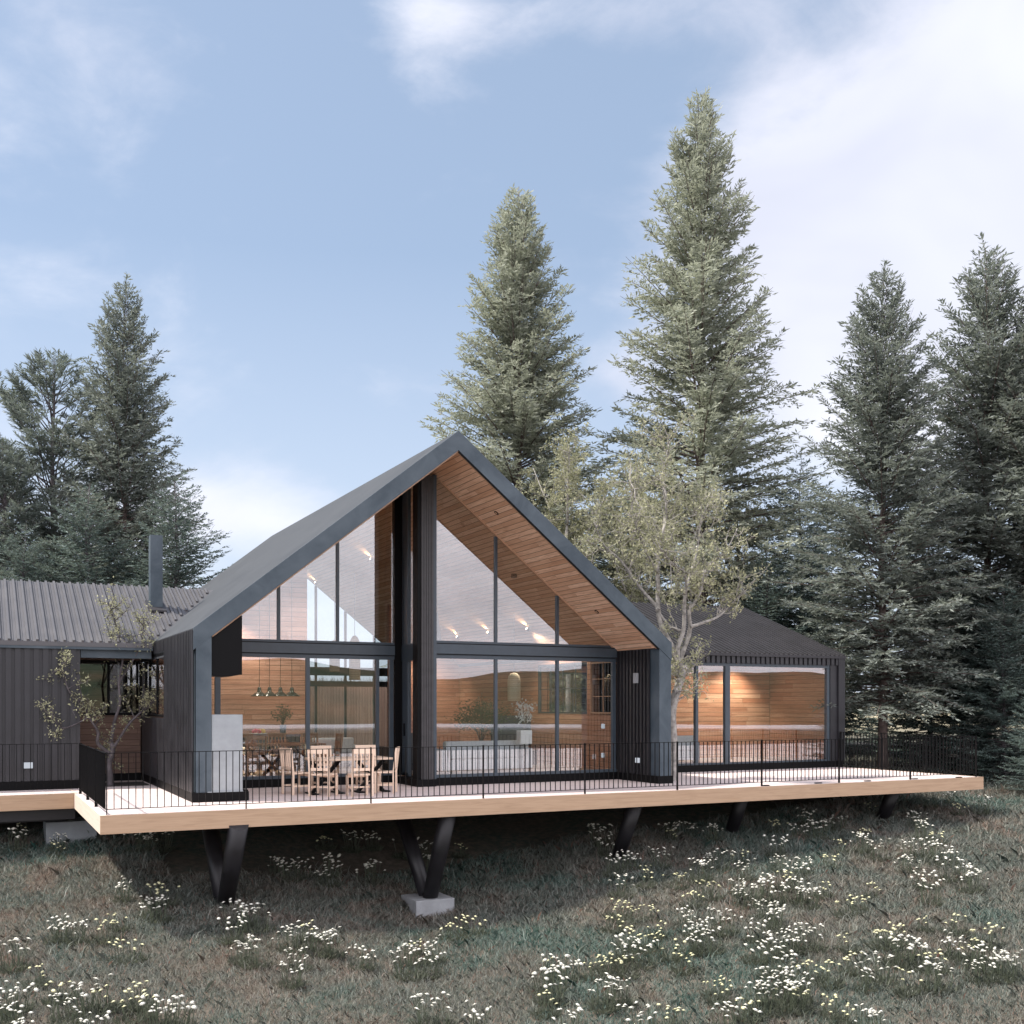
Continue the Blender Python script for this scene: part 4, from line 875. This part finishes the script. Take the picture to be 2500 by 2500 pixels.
# ------------------------------------------------------------------ grass and flowers
def grass():
    n = 1900000
    X = -9+55*rng.random(n); Y = 8+27*rng.random(n)
    ok = ~((X > XL-.2) & (X < 23.9) & (Y > 22.6)); ok &= ~((X < 3) & (Y > 26.8))
    X, Y = X[ok], Y[ok]; Z = gz(X, Y); P = np.stack([X, Y, Z], 1)
    px, py, zz = project(P); ok = (px > -420) & (px < 2920) & (py < 2800) & (rng.random(len(px)) < np.clip((17/zz)**1.3, .12, 1)); P = P[ok]; zz = zz[ok]; n = len(P)
    cl = .6+.5*np.sin(P[:,0]*1.7+np.sin(P[:,1]*1.3)*2)*np.sin(P[:,1]*1.9+np.cos(P[:,0])*1.5)
    h = (.04+.07*rng.random(n)+.045*cl*rng.random(n))*np.clip(zz/17, .9, 1.5); w = (.0032+.003*rng.random(n))*np.clip(zz/15, .9, 2.2)
    a = 2*np.pi*rng.random(n); h = np.where(rng.random(n) < .05, h*1.9, h); ln = h*(.25+.75*rng.random(n)); b2 = 2*np.pi*rng.random(n)
    sx = np.stack([np.cos(a)*w, np.sin(a)*w, np.zeros(n)], 1); dv = np.stack([np.cos(b2)*ln, np.sin(b2)*ln, np.zeros(n)], 1); up = np.zeros((n,3)); up[:,2] = h
    P[:,2] -= .01
    m = P+up*.6+dv*.35; t = P+up*.92+dv*1.15
    V = np.stack([P-sx, P+sx, m+sx*.8, t, m-sx*.8], 1).reshape(-1, 3)
    tag(obj('grass', bigmesh('grass', V, 5, M['grass']), None), 'short tousled meadow grass on the slope below the deck', 'grass', kind='stuff')
    print('grass blades', n)
grass()
M['herb'] = leafmat('herb_leaves', (.075,.085,.06,1), (.055,.065,.048,1), (.13,.14,.105,1), 3, .3)
M['petal'] = plain('white_petals', (.70,.69,.60,1), .7, 0, .06, 9); M['petaly'] = plain('pale_yellow_petals', (.68,.66,.40,1), .7, 0, .1, 9); M['stemg'] = plain('flower_stems', (.06,.075,.045,1), .7, 0, .3, 9)
def flower_proto(nm, mat, nh, wid, seed, hh=.30):
    g = np.random.default_rng(seed); hd = MB(); st = MB()
    for k in range(nh):
        a = 6.283*g.random(); r_ = wid*math.sqrt(g.random()); x, y = r_*math.cos(a), r_*math.sin(a)*.8; h = hh*(.65+.5*g.random()); tx_, ty_ = g.normal()*.03, g.normal()*.03
        st.tube([(x*.75,y*.75,-.03),(x*.9,y*.9,h*.5),(x+tx_,y+ty_,h)], [.006,.005,.004], 4, False)
        rr = .028+.014*g.random(); ta, tb = g.normal()*.25, g.normal()*.25-.2; n = len(hd.v); m = 9
        ring = []
        for i in range(m*2):
            t = math.pi*i/m; q = rr*(1.0 if i % 2 == 0 else .72); dx, dy = q*math.cos(t), q*math.sin(t); ring.append((x+tx_+dx, y+ty_+dy, h-.008+ta*dx+tb*dy))
        hd.v.append((x+tx_, y+ty_, h+.009)); hd.v += ring; hd.v.append((x+tx_, y+ty_, h-.012))
        for i in range(m*2): j = (i+1) % (m*2); hd.f.append((n, n+1+i, n+1+j)); hd.sm.append(True); hd.f.append((n+m*2+1, n+1+j, n+1+i)); hd.sm.append(True)
    lv = []; n = 150; a = 6.283*g.random(n); r_ = wid*.85*np.sqrt(g.random(n)); bs = np.stack([r_*np.cos(a), r_*np.sin(a)*.8, np.full(n, -.01)], 1); d_ = np.stack([np.cos(a+g.normal(size=n)), np.sin(a+g.normal(size=n)), .7+.8*g.random(n)], 1)
    return hd.mesh(nm+'_head', mat), st.mesh(nm+'_stem', M['stemg']), bigmesh(nm+'_leaf', leafquads(bs, d_, rdir(n), .10+.10*g.random(n), .016+.014*g.random(n)), 4, M['herb'])
def clump_obj(kind, meshes, label, cat, group):
    t = thing(kind, label, cat, (0,0,0), 0, group); obj('blossoms', meshes[0], None, t, False); obj('stems', meshes[1], None, t, False); obj('leaves', meshes[2], None, t, False); return t
WP = [flower_proto('daisy%d' % k, M['petal'], 12+2*k, .22+.03*k, 60+k, .40) for k in range(5)]
YP = [flower_proto('yellow%d' % k, M['petaly'], 5+2*k, .22+.03*k, 80+k, .32) for k in range(4)]
s1 = 1250/1932
WL = [(x*s1, 1900+y*s1) for x, y in [(60,230),(215,235),(520,235),(600,230),(1050,320),(1090,350),(1145,335),(1230,330),(1240,360),(1390,355),(1330,235),(1410,230),(1530,260),(1615,260),(1615,310),(470,415),(560,480),(600,490),(900,510),(960,530),(880,570),(905,635),(965,655),(1120,595),(1200,620),(1255,625),(1130,665),(1100,720),(1365,670),(1560,650),(1640,645),(1545,705),(1630,690),(220,560),(270,565),(50,665),(60,820),(20,860),(60,910),(260,860),(340,830),(340,915),(610,885),(640,890),(1640,880),(1800,910)]]
WL += [(1250+x*s1, 1900+y*s1) for x, y in [(355,260),(390,330),(440,300),(340,215),(560,300),(415,410),(590,195),(660,185),(765,195),(1110,150),(1090,200),(1160,200),(1220,165),(1570,75),(1650,65),(1770,100),(1530,155),(1550,190),(1320,240),(1380,270),(1490,270),(1560,260),(1620,285),(1500,320),(1000,260),(1000,315),(1100,320),(780,310),(710,345),(880,345),(1070,350),(850,400),(890,440),(950,420),(1000,440),(940,490),(980,500),(1080,420),(1110,440),(1000,530),(1550,375),(1580,430),(1670,345),(1735,380),(650,510),(690,545),(800,545),(690,610),(740,600),(920,570),(920,640),(1000,625),(1060,605),(1130,595),(420,640),(430,665),(500,660),(190,715),(140,750),(150,790),(340,810),(410,790),(1000,695),(990,750),(1060,745),(980,800),(1080,790),(960,830),(1040,810),(1330,740),(1390,720),(1460,650),(1500,640),(1600,745),(1660,625),(1720,650),(1790,680),(1760,710),(1850,700),(1900,700),(200,910),(480,920),(840,915),(1350,905)]]
YLs = [(x*s1, 1900+y*s1) for x, y in [(100,190),(215,265),(520,430),(610,440),(450,540),(650,555),(390,572),(480,650),(540,715),(140,735),(230,795),(410,740),(400,825),(520,825),(560,795),(500,875),(1175,570),(1175,755),(1710,570),(1780,560),(1835,570),(1740,270),(1230,235),(980,250),(1580,630)]]
YLs += [(1250+x*s1, 1900+y*s1) for x, y in [(600,215),(790,228),(1000,180),(1360,110),(1310,165),(1340,205),(1690,115),(1210,210),(1240,250),(1600,220),(920,270),(860,295),(500,350),(540,330),(620,380),(500,380),(690,395),(690,455),(740,425),(820,440),(1040,385),(1200,310),(1190,370),(1170,415),(1360,420),(1190,505),(1270,485),(1310,465),(1380,460),(400,490),(440,515),(320,505),(530,505),(390,540),(480,570),(550,570),(450,605),(360,615),(520,620),(600,650),(700,660),(360,690),(320,720),(380,740),(430,710),(650,690),(690,720),(150,700),(130,850),(40,490),(770,780),(780,805),(850,830),(900,860),(1070,830),(910,690),(1190,745),(1130,720),(1060,540),(1560,540),(1670,555),(1340,565),(1790,600),(1270,620),(1320,610),(1400,600),(1440,590),(1400,660),(1290,700),(1580,690),(1650,720),(1490,775),(1740,650),(1880,640),(1210,855),(1250,890),(1300,880),(590,905)]]
def on_ground(px, py, lift):
    v = ray(px, py); t = 6.0
    for _ in range(400):
        p = CC+v*t
        if p[2] < gz1(p[0], p[1])+lift: return p
        t += .12
    return None
def scatter(L_, protos, kind, label, cat, group, lift):
    first = [clump_obj(kind, m, label, cat, group) for m in protos]; used = [False]*len(protos)
    for i, (px, py) in enumerate(L_):
        p = on_ground(px, py, lift); k = i % len(protos)
        if p is None or (kind == 'buttercup_clump' and i % 3 == 2): continue
        loc = (p[0], p[1], gz1(p[0], p[1])); rz = random.random()*6.28; s = .85+.35*random.random()
        if not used[k]: o = first[k]; o.location = loc; o.rotation_euler = (0,0,rz); used[k] = True
        else: o = dup(first[k], loc, rz)
        o.scale = (s, s, s)
scatter(WL, WP, 'daisy_clump', 'clump of white daisies on thin stems in the meadow', 'flowers', 'white daisy clumps in the meadow', .28)
scatter(YLs, YP, 'buttercup_clump', 'clump of pale yellow flowers on thin stems in the meadow', 'flowers', 'pale yellow flower clumps in the meadow', .22)

# ------------------------------------------------------------------ sky, sun, camera
SD = Vector((-.62, .20, 1.0)).normalized()           # direction to the sun: left and a little behind the house
sun = bpy.data.lights.new('sun', 'SUN'); sun.energy = 4.4; sun.angle = R(2.2); sun.color = (1,.93,.84)
so = link(bpy.data.objects.new('sun', sun)); so.rotation_euler = (-SD).to_track_quat('-Z', 'Y').to_euler()
w = bpy.data.worlds.new('World'); scn.world = w; w.use_nodes = True; t = NT(w.node_tree)
sky = t.n('ShaderNodeTexSky', sky_type='NISHITA', sun_disc=False, sun_elevation=math.asin(SD.z), sun_rotation=math.atan2(SD.x, SD.y), altitude=200, air_density=1.0, dust_density=1.6, ozone_density=1.2)
gen = t.n('ShaderNodeTexCoord').outputs['Generated']
sx = t.n('ShaderNodeSeparateXYZ', {0: gen}); hl = t.math('SQRT', t.math('ADD', t.math('MULTIPLY', sx.outputs[0], sx.outputs[0]), t.math('MULTIPLY', sx.outputs[1], sx.outputs[1])))
u = t.math('ARCTAN2', sx.outputs[0], sx.outputs[1]); v = t.math('DIVIDE', sx.outputs[2], t.math('MAXIMUM', hl, .02))
def blob(px, py, wx, wy, amp):
    uu = TH+math.atan((px-1250)/FPX); vv = (HY-py)/FPX*math.cos(uu-TH)
    a = t.math('DIVIDE', t.math('SUBTRACT', u, uu), wx/FPX); b_ = t.math('DIVIDE', t.math('SUBTRACT', v, vv), wy/FPX)
    return t.math('MULTIPLY', t.math('EXPONENT', t.math('MULTIPLY', t.math('ADD', t.math('MULTIPLY', a, a), t.math('MULTIPLY', b_, b_)), -1.0)), amp)
tot = None
for bl in ((2400,330,600,420,.85),(-250,700,800,800,.2),(2150,640,460,300,.6),(1900,1050,480,200,.5),(1560,900,240,110,.36),(600,1270,480,100,.42),(1000,920,190,75,.42),(1060,130,150,200,.31),(1450,30,480,80,.34),(2500,900,400,400,.3),(100,1500,700,120,.3)):
    o_ = blob(*bl); tot = o_ if tot is None else t.math('ADD', tot, o_)
vec = t.n('ShaderNodeCombineXYZ', {0: u, 1: t.math('MULTIPLY', v, 1.5), 2: .37}).outputs[0]
n1 = t.noise(vec, 3.6, 7, .55, .5).outputs[0]; n2 = t.noise(vec, 9.0, 6, .6, .3).outputs[0]
beh = t.math('MULTIPLY', t.ramp(t.math('MULTIPLY', sx.outputs[1], -1.0), -.1, .3), .62)        # broken cloud over the lake side, thickened out of view to light the fronts
dens = t.math('ADD', t.math('ADD', tot, beh), t.math('MULTIPLY', t.math('SUBTRACT', n1, .5), 1.25)); dens = t.math('ADD', dens, t.math('MULTIPLY', t.math('SUBTRACT', n2, .5), .55))
cl = t.n('ShaderNodeMapRange', {0: dens, 1: .12, 2: .76, 3: 0.0, 4: .93}, clamp=True, interpolation_type='SMOOTHSTEP').outputs[0]
cl = t.math('MULTIPLY', cl, t.ramp(v, -.02, .05))
shade = t.ramp(t.noise(vec, 2.2, 4, .5, .6).outputs[0], .35, .7)
cc = t.mix(shade, (5.6,5.8,6.8,1), (7.6,7.7,8.4,1))
cc = t.mix(t.ramp(t.math('MULTIPLY', sx.outputs[1], -1.0), 0.0, .5), cc, t.mix(shade, (14.5,13.8,15.0,1), (20.5,19.8,20.9,1)))  # out-of-view cloud made brighter to light the shaded front faces
haze = t.mix(.42, sky.outputs[0], (4.5,5.6,7.2,1))
hz = t.math('MULTIPLY', t.math('SUBTRACT', 1.0, t.ramp(v, .0, .42)), .6)
haze = t.mix(hz, haze, (6.0,6.5,7.6,1))
col = t.mix(cl, haze, cc)
bg = t.n('ShaderNodeBackground', {'Color': col, 'Strength': .095}); t.n('ShaderNodeOutputWorld', {'Surface': bg.outputs[0]})
cam = bpy.data.cameras.new('camera'); cam.sensor_width = 36; cam.sensor_fit = 'HORIZONTAL'; cam.lens = 36*FPX/2500; cam.shift_y = (HY-1250)/2500; cam.clip_start = .1; cam.clip_end = 8000
co = link(bpy.data.objects.new('camera', cam)); co.location = (0, 0, CAMZ); co.rotation_euler = (R(90), 0, -TH); scn.camera = co
vs = scn.view_settings; vs.view_transform = 'Standard'; vs.look = 'None'; vs.exposure = .63; vs.gamma = 1
scn.render.engine = 'CYCLES'; scn.cycles.use_denoising = True; scn.cycles.max_bounces = 8; scn.cycles.transparent_max_bounces = 24; scn.cycles.sample_clamp_indirect = 6
